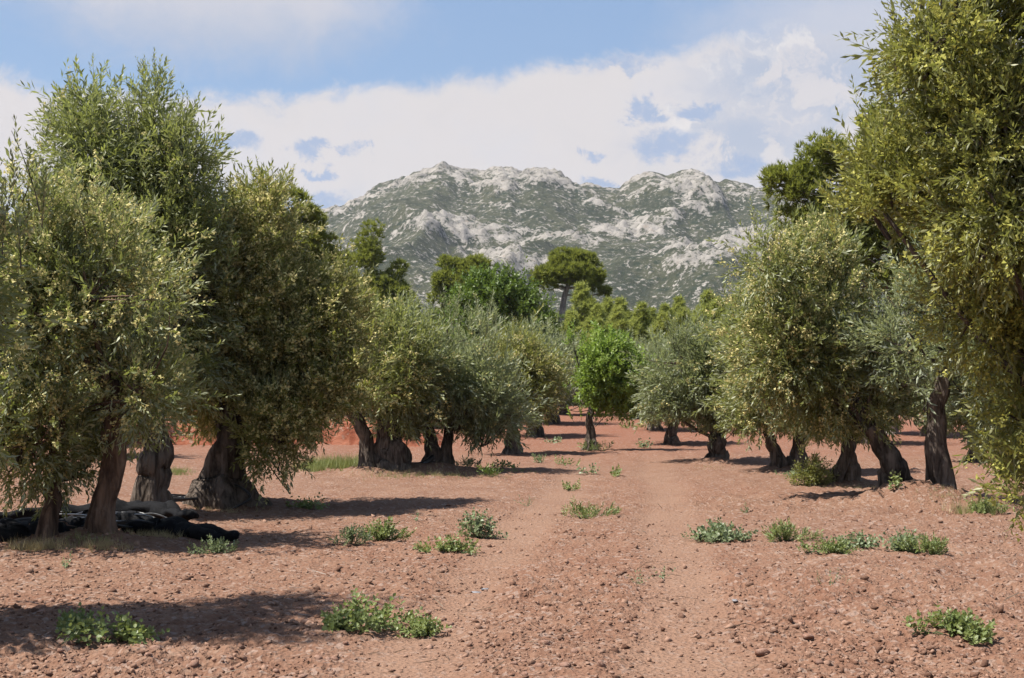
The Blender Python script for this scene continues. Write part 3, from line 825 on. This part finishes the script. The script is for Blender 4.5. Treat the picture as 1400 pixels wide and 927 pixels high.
olive_tree('olive_tree', 'grey green olive with a tall thick trunk lit along one side', 20.3,
    [[(1284, 692, 36), (1285, 660, 29), (1280, 600, 26), (1284, 540, 22), (1288, 490, 17)]],
    [(1240, 465, 60, 65), (1292, 420, 52, 70), (1335, 500, 65, 90), (1255, 555, 50, 40), (1365, 600, 50, 60), (1340, 395, 60, 50), (1235, 520, 50, 50)], 19,
    'olive_grey', n_spray=4200, leaf_s=1.45, blossom=0.12, gap=.35, shoots=[(1300, 355, .35), (1280, 365, .35), (1225, 405, .3)], skirt=[(1200, 605), (1255, 595), (1270, 515), (1300, 500), (1312, 560), (1340, 640), (1400, 690)])
olive_tree('olive_tree', 'wide cream flowering olive on a short trunk leaning over its own shadow', 20.9,
    [[(1232, 686, 34), (1224, 655, 29), (1210, 625, 25), (1190, 585, 20)]],
    [(1120, 425, 75, 65), (1155, 520, 80, 75), (1205, 585, 62, 42), (1075, 390, 48, 45), (1048, 362, 24, 34), (1130, 358, 45, 32), (1185, 465, 60, 65), (1090, 480, 70, 70)], 20,
    'olive', n_spray=5600, leaf_s=1.42, blossom=0.5, gap=.3, shoots=[(1040, 325, .35), (1052, 330, .35), (1095, 335, .3), (1140, 330, .35), (1160, 345, .3)], skirt=622, pan=4)
olive_tree('olive_tree', 'olive on two slanting stems that meet beside a low leafy bush', 24.6,
    [[(1137, 663, 22), (1146, 640, 16), (1160, 605, 14), (1165, 570, 12)], [(1162, 661, 24), (1160, 630, 15), (1155, 590, 13)]],
    [(1150, 560, 60, 52), (1105, 520, 55, 75), (1115, 585, 45, 40)], 21, 'olive', n_spray=2600, leaf_s=1.6, blossom=0.2, gap=.3, skirt=612)
olive_tree('olive_tree', 'olive on two stems spreading in a V from one foot', 28.6,
    [[(1068, 646, 22), (1058, 620, 14), (1048, 585, 12)], [(1086, 644, 24), (1091, 615, 15), (1096, 580, 12)]],
    [(1055, 450, 62, 85), (1040, 540, 52, 60), (1092, 555, 50, 50), (1015, 480, 32, 52), (1020, 580, 30, 34), (1095, 470, 40, 60)], 22, 'olive', n_spray=4300, leaf_s=1.65, blossom=0.3, gap=.28, shoots=[(1035, 360, .4), (1010, 410, .3)], skirt=612, pan=4)
olive_tree('olive_tree', 'grey green olive with low skirt and short flared trunk facing the bright green tree', 32.2,
    [[(977, 636, 22), (980, 618, 18), (978, 595, 18)]],
    [(960, 500, 58, 48), (930, 530, 44, 48), (985, 555, 45, 48), (1000, 590, 32, 28), (930, 490, 30, 28), (915, 560, 22, 24)], 23, 'olive_grey', n_spray=3600, leaf_s=1.75, blossom=0.08, gap=.28, skirt=606)
far_lab = 'small grey olive far along the rows, seen between the nearer crowns'
fo = olive_tree('olive_tree', far_lab, 41, [[(918, 611, 16), (918, 598, 12), (920, 575, 10)]],
    [(915, 525, 36, 34), (895, 540, 24, 28), (935, 545, 28, 30), (918, 560, 34, 22)], 24, 'olive_grey', n_spray=1900, leaf_s=2.1, blossom=0.05, gap=.25, skirt=592, group='olives far along the rows')
olive_tree_spots = [(0.75, 45.5), (1.5, 53), (2.2, 61), (4.9, 49), (5.0, 57), (5.3, 65), (10.4, 32), (10.1, 41), (9.5, 49), (13.6, 36), (13.2, 45), (14.5, 28.5), (12.6, 55),
                    (-9.5, 46.5), (-7.2, 50), (-11.8, 47), (-4.4, 51), (-2.0, 56), (-13.5, 33), (-12.6, 40.5), (-10.2, 34.5), (-16, 50), (-14, 56), (-6, 59), (8.5, 60), (17.5, 47)]
rs = np.random.RandomState(5)
for x_, y_ in olive_tree_spots:
    copy_tree(fo, (x_, y_, float(ground_h(x_, y_))), rs.uniform(0, 6.28), rs.uniform(.95, 1.25))

# the bright green tree between the rows
olive_tree('almond_tree', 'bright green bushy tree standing alone between the olive rows', 38.2,
    [[(808, 613, 15), (809, 600, 11), (806, 580, 10), (808, 555, 8)]],
    [(812, 505, 54, 40), (782, 530, 44, 40), (845, 525, 44, 42), (812, 555, 58, 32), (818, 474, 32, 26), (772, 558, 28, 28), (853, 556, 30, 26), (786, 484, 30, 26), (810, 580, 50, 18)], 31,
    'fresh', n_spray=5200, leaf_s=1.35, blossom=0, gap=.42, broad=True, cat='tree', clump=9, skirt=612, limb_r=.03, shoots=[(818, 448, .35), (800, 458, .3), (766, 486, .3), (856, 486, .3), (834, 466, .3)])
olive_tree('oak_tree', 'dark green broadleaf tree behind the olives, in front of the pines', 78,
    [[(705, 560, 14), (706, 500, 10), (700, 450, 8)]],
    [(655, 402, 30, 28), (692, 425, 40, 40), (728, 445, 28, 30), (702, 395, 24, 18), (640, 430, 30, 40), (720, 480, 34, 34), (668, 470, 40, 40), (700, 510, 50, 40)], 32,
    'oak', n_spray=5000, leaf_s=2.9, blossom=0, gap=.3, broad=True, cat='tree', shoot_n=8)

# ================================================================== pines
pine_tree('pine_tree', 'large dark pine rising behind the olives, its crown cut off by the near olive', 46,
    [(1215, 600, 22), (1218, 480, 18), (1225, 330, 13), (1228, 180, 6)],
    [(1115, 275, 52, 44), (1095, 250, 34, 28), (1180, 245, 50, 42), (1130, 212, 30, 26), (1150, 320, 60, 44), (1190, 335, 90, 55), (1212, 125, 26, 34), (1265, 250, 90, 120), (1235, 385, 80, 32), (1100, 320, 30, 28), (1255, 130, 45, 55), (1200, 175, 24, 34)], 41,
    n_puff=150, tufts=70, puff=.62, ts=1.55)
pine_tree('pine_tree', 'dark pine with rounded top peeping over the blossomed olive', 60,
    [(395, 580, 16), (398, 450, 12), (396, 330, 7)],
    [(385, 300, 42, 30), (325, 278, 22, 16), (428, 335, 32, 34), (395, 360, 70, 44), (350, 330, 40, 36), (450, 380, 22, 30)], 42, n_puff=90, tufts=60, puff=.7, ts=1.8)
pine_tree('pine_tree', 'tall narrow pine with stacked rounded tufts before the mountain', 95,
    [(508, 570, 9), (510, 450, 7), (508, 350, 4)],
    [(503, 345, 24, 26), (527, 368, 20, 16), (498, 405, 40, 34), (528, 430, 34, 40), (505, 322, 14, 12), (500, 470, 45, 40), (545, 400, 14, 14)], 43, n_puff=95, tufts=55, puff=.8, ts=2.3)
pine_tree('pine_tree', 'broad domed pine partly behind the dark green broadleaf tree', 106,
    [(632, 570, 8), (630, 450, 7), (630, 380, 4)],
    [(632, 365, 28, 16), (606, 388, 22, 22), (640, 395, 34, 28), (615, 430, 30, 40)], 44, n_puff=70, tufts=55, puff=.85, ts=2.4)
pine_tree('pine_tree', 'flat topped pine with bare pale trunk showing below its crown', 100,
    [(762, 570, 12), (766, 480, 10), (768, 440, 9), (772, 405, 7), (786, 365, 4)],
    [(788, 354, 36, 12), (770, 374, 34, 12), (812, 382, 18, 16), (748, 382, 16, 12), (822, 400, 12, 16), (795, 378, 30, 12)], 45, n_puff=60, tufts=60, puff=.75, ts=2.2)
# young conical pines and the wood behind, shared shapes
cone_lab = 'young yellow green conical pine in the wood behind the field'
cone = pine_tree('pine_tree', cone_lab, 92, [(850, 560, 8), (850, 480, 5), (850, 425, 2)],
    [(850, 535, 46, 30), (848, 505, 40, 26), (852, 478, 30, 24), (850, 452, 19, 22), (850, 432, 9, 18), (850, 420, 3, 10)], 46, 'pine_far', n_puff=260, tufts=22, puff=.38, ts=2.2, group='young pines in the wood')
dome_lab = 'rounded pine in the wood at the far end of the field'
dome = pine_tree('pine_tree', dome_lab, 120, [(1010, 560, 8), (1012, 500, 6), (1010, 450, 4)],
    [(1010, 455, 30, 22), (990, 480, 30, 24), (1032, 480, 30, 26), (1010, 510, 45, 30)], 47, 'pine_far', n_puff=80, tufts=60, puff=.9, ts=2.7, group='pines of the far wood')
rs = np.random.RandomState(9)
def tree_at(src, px, top_py, d, h_src, **kw):
    x_ = (px - 700) / F * d; z0 = float(ground_h(x_, d))
    hh = EYE + (HOR - top_py) / F * d - z0
    copy_tree(src, (x_, d, z0), rs.uniform(0, 6.28), hh / h_src * rs.uniform(.9, 1.1), sz=hh / h_src)
hc = EYE + (HOR - 412) / F * 92 - float(ground_h(7, 92))
hd = EYE + (HOR - 430) / F * 120 - float(ground_h(19, 120))
for px, tp, d in [(797, 392, 88), (830, 412, 95), (822, 440, 82), (890, 425, 100), (912, 420, 90), (868, 440, 84), (940, 432, 84), (966, 402, 96), (985, 425, 88), (780, 430, 84), (745, 470, 86), (760, 452, 80), (580, 440, 90), (560, 430, 96), (475, 420, 92), (1010, 400, 104), (930, 410, 110), (610, 450, 88), (845, 425, 78), (878, 418, 82), (905, 432, 76), (932, 425, 78), (958, 428, 76), (980, 412, 82), (1000, 430, 80), (815, 420, 86)]:
    tree_at(cone, px, tp, d, hc)
for px in range(-120, 1560, 42):
    for d, tp in ((118, 447), (140, 438)) if 430 < px < 1060 else ((118, 447),):
        p_ = px + rs.uniform(-18, 18)
        if 440 < p_ < 480 and tp < 445: continue
        t_ = tp + rs.uniform(-14, 22) - (25 if p_ < 420 else 0)
        tree_at(dome, p_, t_, d + rs.uniform(-10, 10), hd)

# ================================================================== black nets and hoses
def nb(px, py): return G(px, py)
root = empty('net_pile', G(150, 728), 'long heap of rolled black net lying among the trunks', 'net')
b0 = np.array(root.location)
rs = np.random.RandomState(3)
rolls = [[(-60, 738), (60, 726), (150, 722), (235, 728), (300, 738), (325, 741)], [(-70, 724), (50, 718), (150, 716), (230, 716), (270, 722)],
         [(-60, 746), (40, 739), (110, 737), (150, 733)], [(120, 722), (165, 712), (220, 716), (262, 724)], [(170, 730), (240, 733), (300, 741)],
         [(-80, 732), (0, 730), (80, 731), (130, 726)]]
for k_, rl in enumerate(rolls):
    tb = Tubes()
    pts = [G(a, b) for a, b in rl]
    n_ = 60
    pp = spline(pts, n_)
    pp[:, 2] += 0.07 + (0.08 if k_ in (1, 3) else 0)
    rad = 0.085 * np.sin(np.linspace(0.25, math.pi - 0.2, n_)) ** 0.6 * (1 + 0.35 * vn2(np.arange(n_) * .22, np.full(n_, k_ * 7.0)))
    pp[:, 2] += 0.03 * vn2(np.arange(n_) * .3, np.full(n_, k_ * 3.0 + 50))
    tb.tube(pp - b0, rad, 16, 0.35, k_ * 5)
    add('roll', tb.mesh('net_roll', M['net'], True), root)
for k_ in range(7):
    tb = Tubes()
    x0 = rs.uniform(-20, 180); x1 = x0 + rs.uniform(80, 160)
    pts = [G(x, 722 + rs.uniform(-6, 12) + 0.06 * (x - 150)) + np.array([0, 0, 0.14 + rs.uniform(0, .06)]) for x in np.linspace(x0, x1, 5)]
    pts[-1][2] -= 0.1; pts[0][2] -= 0.08
    tb.tube(spline(pts, 30) - b0, 0.012, 6)
    add('strand', tb.mesh('net_strand', M['hose']), root)
def hose(label, pts, r=0.016, group=None):
    tb = Tubes(); b = np.array(pts[0], float)
    tb.tube(spline(pts, 40) - b, r, 8)
    o = add('hose', tb.mesh('hose', M['hose']), None, b, label=label, category='hose')
    return o
g0 = G(232, 697)
hose('black hose rising from the ground to the flared trunk', [g0 + np.array([-.3, 0, .02]), g0 + np.array([.05, 0, .04]), P(262, 680, g0[1]), P(285, 668, 19.5), P(302, 660, 19.6)])
e0 = G(345, 690)
hose('black hose looping down from the flared trunk to the soil', [P(322, 662, 19.6), P(334, 668, 19.5), P(343, 680, 19.3), np.array([e0[0], 19.2, surf(e0[0], 19.2) + .01])])
a0 = G(552, 640)
hose('thick black hose sagging between the dark olive stems', [P(548, 630, 27.9), P(560, 636, 27.8), P(580, 633, 27.8), P(592, 624, 28)], 0.05)
for px, py, w_ in ((258, 694, .3), (236, 698, .35)):
    c_ = G(px, py); tb = Tubes()
    th = np.linspace(0, 2 * math.pi * 3, 70)
    pp = np.stack([np.cos(th) * w_ * (1 + .1 * np.sin(th * .7)), np.sin(th) * w_ * .8, 0.03 + 0.02 * th / 6.28 + .02 * np.sin(th * 1.3)], -1)
    o = add('hose_coil', (lambda t_: (t_.tube(pp, 0.018, 6), t_.mesh('hose_coil', M['hose']))[1])(tb), None, (c_[0], c_[1], surf(c_[0], c_[1])),
        label='loose coil of black hose on the soil by the flared trunk', category='hose', group='coils of hose by the flared trunk')

# ================================================================== weeds and grass
def weed(name, label, px, py, w, h, seed, matn='weed', n=None, group=None, leaf=0.034, wid=0.026, cat='weed'):
    rs = np.random.RandomState(seed)
    g_ = G(px, py); d = g_[1]; s = d / F
    rx_, rz_ = w * s / 2, h * s * 1.0
    n = n or int(np.clip(0.95 * w * h / 14, 14, 140))
    vis = max(1.0, d / 14)
    th = rs.uniform(0, 6.28, n); r = np.sqrt(rs.rand(n))
    lump_ = 0.85 + 0.95 * vn2(np.cos(th) * 2.1 + seed, np.sin(th) * 2.1)
    x_ = g_[0] + np.cos(th) * r * rx_ * lump_; y_ = g_[1] + np.sin(th) * r * max(rx_ * .8, .12) * lump_
    top = rz_ * np.sqrt(np.clip(1 - (r * .95) ** 2, .05, 1)) * (0.8 + 0.5 * vn2(x_ * 6 + seed, y_ * 6))
    gz = np.array([surf(a, b) for a, b in zip(x_, y_)])
    zz = gz + np.maximum(0.01, top * rs.uniform(.2, 1.0, n) - 0.05)
    pos_ = np.stack([x_, y_, zz], -1)
    dirs = np.stack([np.cos(th) * r * .7, np.sin(th) * r * .7, np.full(n, .8)], -1) + rs.normal(0, .3, (n, 3))
    hl, hw_, hp, ha = [(1.0, 1.0, 3, 66), (1.25, .45, 4, 50), (.7, .8, 4, 58), (.9, 1.15, 2, 72)][seed % 4]
    tm = [olive_spray(rs, 0.085 * rs.uniform(.8, 1.4), hp, leaf * hl, wid * hw_, 2, ha, 75) for _ in range(5)]
    v, f, t = scatter(tm, pos_, dirs, vis ** .6 * rs.uniform(.7, 1.3, n), rs.rand(n), rs)
    base = np.array([g_[0], g_[1], surf(g_[0], g_[1])])
    root = empty(name, base, label, cat, group)
    add('leaves', make_mesh(name + '_leaves', v - base, f, M[matn], False, {'tint': t}), root)
    tb = Tubes()
    for i in range(0, n, 3):
        p0 = np.array([g_[0] + (x_[i] - g_[0]) * .45, g_[1] + (y_[i] - g_[1]) * .45, 0]); p0[2] = surf(p0[0], p0[1]) - .01
        tb.tube(np.array([p0, (p0 + pos_[i]) / 2 + np.array([0, 0, .02]), pos_[i]]) - base, [.004, .003, .002], 4, cap=False)
    add('stems', tb.mesh(name + '_stems', M[matn] if False else M['weed_grey']), root)
    return root
sun_lab = 'sunlit low leafy weed clump on the bare red soil'; sun_grp = 'weed clumps on the bare soil'
weed('weed', 'wide scattered weed clump at the edge of the foreground tree shade', 490, 860, 100, 44, 180)
weed('weed', 'small weed clump next to the wide scattered weed', 583, 862, 36, 26, 102)
weed('weed', 'broad low weed growing inside the foreground tree shade', 175, 878, 105, 36, 103)
weed('weed', 'narrow upright weed inside the foreground tree shade', 105, 866, 34, 34, 104)
weed('weed', 'pale bluish weed at the tip of the net pile shade', 482, 746, 32, 26, 105, 'weed_grey')
weed('weed', 'taller weed at the tip of the net pile shade', 523, 741, 52, 36, 106)
weed('weed', 'greyish bushy weed beside the wheel track', 655, 733, 62, 36, 107, 'weed_grey')
weed('weed', 'flat weed patch beside the greyish bushy weed', 617, 755, 64, 18, 108)
weed('weed', 'flat green weed between the two wheel tracks', 802, 706, 52, 18, 109)
for i, (a, b, w_, h_, mm) in enumerate([(982, 738, 68, 32, 'weed_grey'), (1070, 738, 62, 24, 'weed'), (1135, 758, 50, 28, 'weed'), (1178, 750, 48, 24, 'weed_grey'), (1235, 753, 50, 26, 'weed_grey'), (1268, 756, 44, 28, 'weed')]):
    weed('weed', sun_lab + ' in front of the leaning olive', a, b, w_, h_, 120 + i, mm, group='weeds in front of the leaning olive')
for i, (a, b, w_, h_) in enumerate([(1135, 802, 34, 12), (905, 786, 13, 10), (95, 778, 14, 9), (720, 690, 20, 6), (870, 796, 16, 8), (570, 712, 10, 4), (1018, 702, 10, 4)]):
    weed('weed', 'tiny weed seedling on the bare red soil', a, b, w_, h_, 130 + i, 'weed_grey', n=7, leaf=.022, wid=.015, group='weed seedlings')
weed('weed', 'dark weed clump in the small shade under the near yellow budded olive', 1312, 872, 82, 38, 140)
for i, (a, b, w_, h_) in enumerate([(777, 670, 26, 11), (808, 648, 15, 7), (842, 652, 12, 8), (738, 633, 18, 8), (775, 636, 34, 6), (757, 607, 24, 8), (690, 640, 40, 7), (640, 640, 30, 16), (858, 585, 16, 8), (880, 612, 24, 3)]):
    weed('weed', 'small weed tuft on the aisle near the bright green tree', a, b, w_, h_, 150 + i, 'weed_grey' if i % 2 else 'weed', group='weed tufts on the aisle')
weed('weed', 'grassy tuft round the foot of the bright green tree', 808, 616, 36, 14, 165, 'weed')
weed('weed', 'bluish weed in the shade at the end of the net pile', 300, 755, 46, 20, 166, 'weed_grey')
weed('weed', 'creeping weed in the shadow of the cream blossomed olive', 425, 697, 50, 14, 167)
weed('bush', 'low leafy bush beside the slanting olive stems', 1112, 666, 40, 52, 168, 'olive_warm', n=300, leaf=.04, wid=.014, cat='bush')
weed('bush', 'dark small bush on the soil beside the silvery olive', 668, 652, 22, 16, 169, 'oak', cat='bush')
weed('weed', 'leafy weed at the foot of the tall thick olive trunk', 1340, 706, 40, 26, 170)
weed('weed', 'weed sprouting at the foot of the leaning olive trunk', 1222, 690, 16, 12, 171)
weed('weed', 'sprawling weed under the olive on V stems', 1088, 652, 44, 7, 172, 'weed_grey')

def grass_patch(name, label, spots, seed, matn='grass', n=600, hh=.25):
    rs = np.random.RandomState(seed)
    pos_, sc_ = [], []
    for px, py, w, hpx in spots:
        for _ in range(n):
            g_ = G(px + rs.normal(0, w / 2.6), py + rs.normal(0, 1.6))
            pos_.append([g_[0], g_[1], surf(g_[0], g_[1]) - .01]); sc_.append(hpx * g_[1] / F)
    pos_ = np.array(pos_); sc_ = np.array(sc_)
    tm = []
    for _ in range(5):
        V_, F_, T_ = needle_tuft(rs, 7, 1.0, 0.018, 32); tm.append((V_, F_, T_))
    nn = len(pos_)
    v, f, t = scatter(tm, pos_, np.array([0, 0, 1.0]) + rs.normal(0, .15, (nn, 3)), sc_ * rs.uniform(.5, 1.2, nn), rs.rand(nn), rs)
    add(name, make_mesh(name, v, f, M[matn], False, {'tint': t}), None, label=label, category='grass', kind='stuff')
grass_patch('grass', 'green grass growing below the red earth bank', [(465, 640, 60, 20), (430, 642, 30, 14), (240, 646, 30, 8), (500, 638, 30, 16)], 201, n=260)
grass_patch('grass', 'dry grass tufts round the trunks of the olives', [(55, 752, 50, 20), (140, 752, 60, 14), (215, 738, 60, 12), (540, 650, 90, 7), (600, 650, 80, 7), (1330, 702, 50, 16), (1290, 694, 40, 8), (1160, 668, 70, 6), (970, 640, 40, 4), (660, 652, 60, 5), (310, 700, 70, 8)], 202, 'straw', n=120)
grass_patch('grass', 'thin green grass between the left olive stems and the aisle', [(600, 652, 70, 6), (540, 652, 60, 6), (690, 645, 60, 5), (1345, 704, 30, 22), (120, 748, 70, 10)], 203, 'grass', n=110)

# ================================================================== clods and stones
def ico():
    p = (1 + 5 ** .5) / 2
    v = unit(np.array([(-1, p, 0), (1, p, 0), (-1, -p, 0), (1, -p, 0), (0, -1, p), (0, 1, p), (0, -1, -p), (0, 1, -p), (p, 0, -1), (p, 0, 1), (-p, 0, -1), (-p, 0, 1)], float))
    f = np.array([(0, 11, 5), (0, 5, 1), (0, 1, 7), (0, 7, 10), (0, 10, 11), (1, 5, 9), (5, 11, 4), (11, 10, 2), (10, 7, 6), (7, 1, 8), (3, 9, 4), (3, 4, 2), (3, 2, 6), (3, 6, 8), (3, 8, 9), (4, 9, 5), (2, 4, 11), (6, 2, 10), (8, 6, 7), (9, 8, 1)])
    return v, f
IV, IF = ico()
OV = np.array([(1, 0, 0), (0, 1, 0), (-1, 0, 0), (0, -1, 0), (0, 0, 1), (0, 0, -1)], float)
OF = np.array([(0, 1, 4), (1, 2, 4), (2, 3, 4), (3, 0, 4), (1, 0, 5), (2, 1, 5), (3, 2, 5), (0, 3, 5)])
rs = np.random.RandomState(77)
tm = []
for k_ in range(9):
    v = OV * (1 + 0.7 * (rs.rand(6, 1) - .5)) * np.array([1, rs.uniform(.6, .95), rs.uniform(.45, .75)]) + rs.normal(0, .18, (6, 3))
    tm.append((v, OF, np.full(6, rs.rand())))
nC = 30000
py_ = 690 + (960 - 690) * rs.rand(nC) ** 0.75
px_ = rs.uniform(-250, 1650, nC)
dC = depth_of(py_); xC = (px_ - 700) / F * dC
keep = rs.rand(nC) > 0.8 * track_amt(xC, dC)
keep &= vn2(xC * .9 + 2, dC * .9) + rs.normal(0, .5, nC) > -0.45
dC, xC = dC[keep], xC[keep]
zC = np.array([surf(a, b) for a, b in zip(xC, dC)])
sC = np.clip(np.exp(rs.normal(math.log(0.0105), .5, len(xC))), .006, .045) * (dC / 9) ** .35
v, f, t = scatter(tm, np.stack([xC, dC, zC + sC * .15], -1), np.array([0, 0, 1.0]) + rs.normal(0, .35, (len(xC), 3)), sC, rs.rand(len(xC)), rs, .2)
add('clods', make_mesh('clods', v, f, M['clod'], False, {'tint': t}), ground, kind='stuff')
nL = 1500
py_ = 640 + 300 * rs.rand(nL); px_ = rs.uniform(-100, 1500, nL); dL = depth_of(py_); xL = (px_ - 700) / F * dL
zL = np.array([surf(a, c_) for a, c_ in zip(xL, dL)])
tl = []
for k_ in range(6):
    q_ = rs.normal(0, .12, 2)
    tl.append((np.array([(0, 0, -.5), (.03, 0, -.5), (.02 + q_[0], q_[1], 0.1), (q_[0] - .01, q_[1], 0.1), (q_[0] * 1.6, -q_[1], .6)]), np.array([(0, 1, 2), (0, 2, 3), (3, 2, 4)]), np.full(5, rs.rand())))
an = rs.uniform(0, 6.28, nL)
v, f, t = scatter(tl, np.stack([xL, dL, zL + .012], -1), np.stack([np.cos(an), np.sin(an), rs.normal(0, .12, nL)], -1), np.exp(rs.normal(math.log(.075), .5, nL)), rs.rand(nL), rs)
add('twig_litter', make_mesh('twig_litter', v, f, M['litter'], False, {'tint': t}), ground, kind='stuff')
stone_me = []
for k_ in range(8):
    v = IV * (1 + 0.5 * (rs.rand(12, 1) - .5)) * np.array([1, rs.uniform(.6, .95), rs.uniform(.4, .65)])
    # one level of subdivision with jitter for a broken stone outline
    vv = list(v); ff = []; cache = {}
    def mp_(a, b):
        k2 = (min(a, b), max(a, b))
        if k2 not in cache:
            cache[k2] = len(vv); vv.append((vv[a] + vv[b]) / 2 * rs.uniform(0.94, 1.10))
        return cache[k2]
    for a, b, c2 in IF[:]:
        ab, bc, ca = mp_(a, b), mp_(b, c2), mp_(c2, a)
        ff += [(a, ab, ca), (b, bc, ab), (c2, ca, bc), (ab, bc, ca)]
    stone_me.append(make_mesh('stone', np.array(vv), np.array(ff), M['stone' if k_ < 7 else 'stone_grey'], False, {'tint': rs.rand(len(vv))}))
for k_ in range(230):
    py = 770 + 165 * rs.rand() ** .8; px = rs.uniform(-60, 1460)
    d = depth_of(py); x_ = (px - 700) / F * d
    if track_amt(np.array([x_]), np.array([d]))[0] > .4: continue
    s_ = float(np.clip(np.exp(rs.normal(math.log(.028), .32)), .018, .065))
    o = add('stone', stone_me[rs.randint(7)], ground, (x_, d, surf(x_, d) + s_ * .12))
    o.scale = (s_, s_, s_); o.rotation_euler = (rs.normal(0, .2), rs.normal(0, .2), rs.uniform(0, 6.28))
for px, py, s_ in ((650, 806, .05), (663, 802, .045), (1003, 824, .05), (1016, 821, .04)):
    g_ = G(px, py)
    o = add('stone', stone_me[7], ground, (g_[0], g_[1], surf(g_[0], g_[1]) + .004)); o.scale = (s_, s_ * .8, s_ * .5); o.rotation_euler = (0, 0, rs.uniform(0, 6))

# ================================================================== haze
hv = np.array([(-2100, -60, -9), (2100, -60, -9), (2100, 2300, -9), (-2100, 2300, -9), (-2100, -60, 330), (2100, -60, 330), (2100, 2300, 330), (-2100, 2300, 330)], float)
hf = np.array([(0, 3, 2, 1), (4, 5, 6, 7), (0, 1, 5, 4), (1, 2, 6, 5), (2, 3, 7, 6), (3, 0, 4, 7)])
m, N = mat('haze_air')
pv = N.n('ShaderNodeVolumePrincipled')
pv.inputs['Color'].default_value = (0.80, 0.87, 1.0, 1)
pv.inputs['Density'].default_value = HAZE
pv.inputs['Anisotropy'].default_value = 0.2
N.t.links.new(pv.outputs[0], N.n('ShaderNodeOutputMaterial').inputs['Volume'])
if HAZE: add('haze', make_mesh('haze', hv, hf, m), kind='stuff')
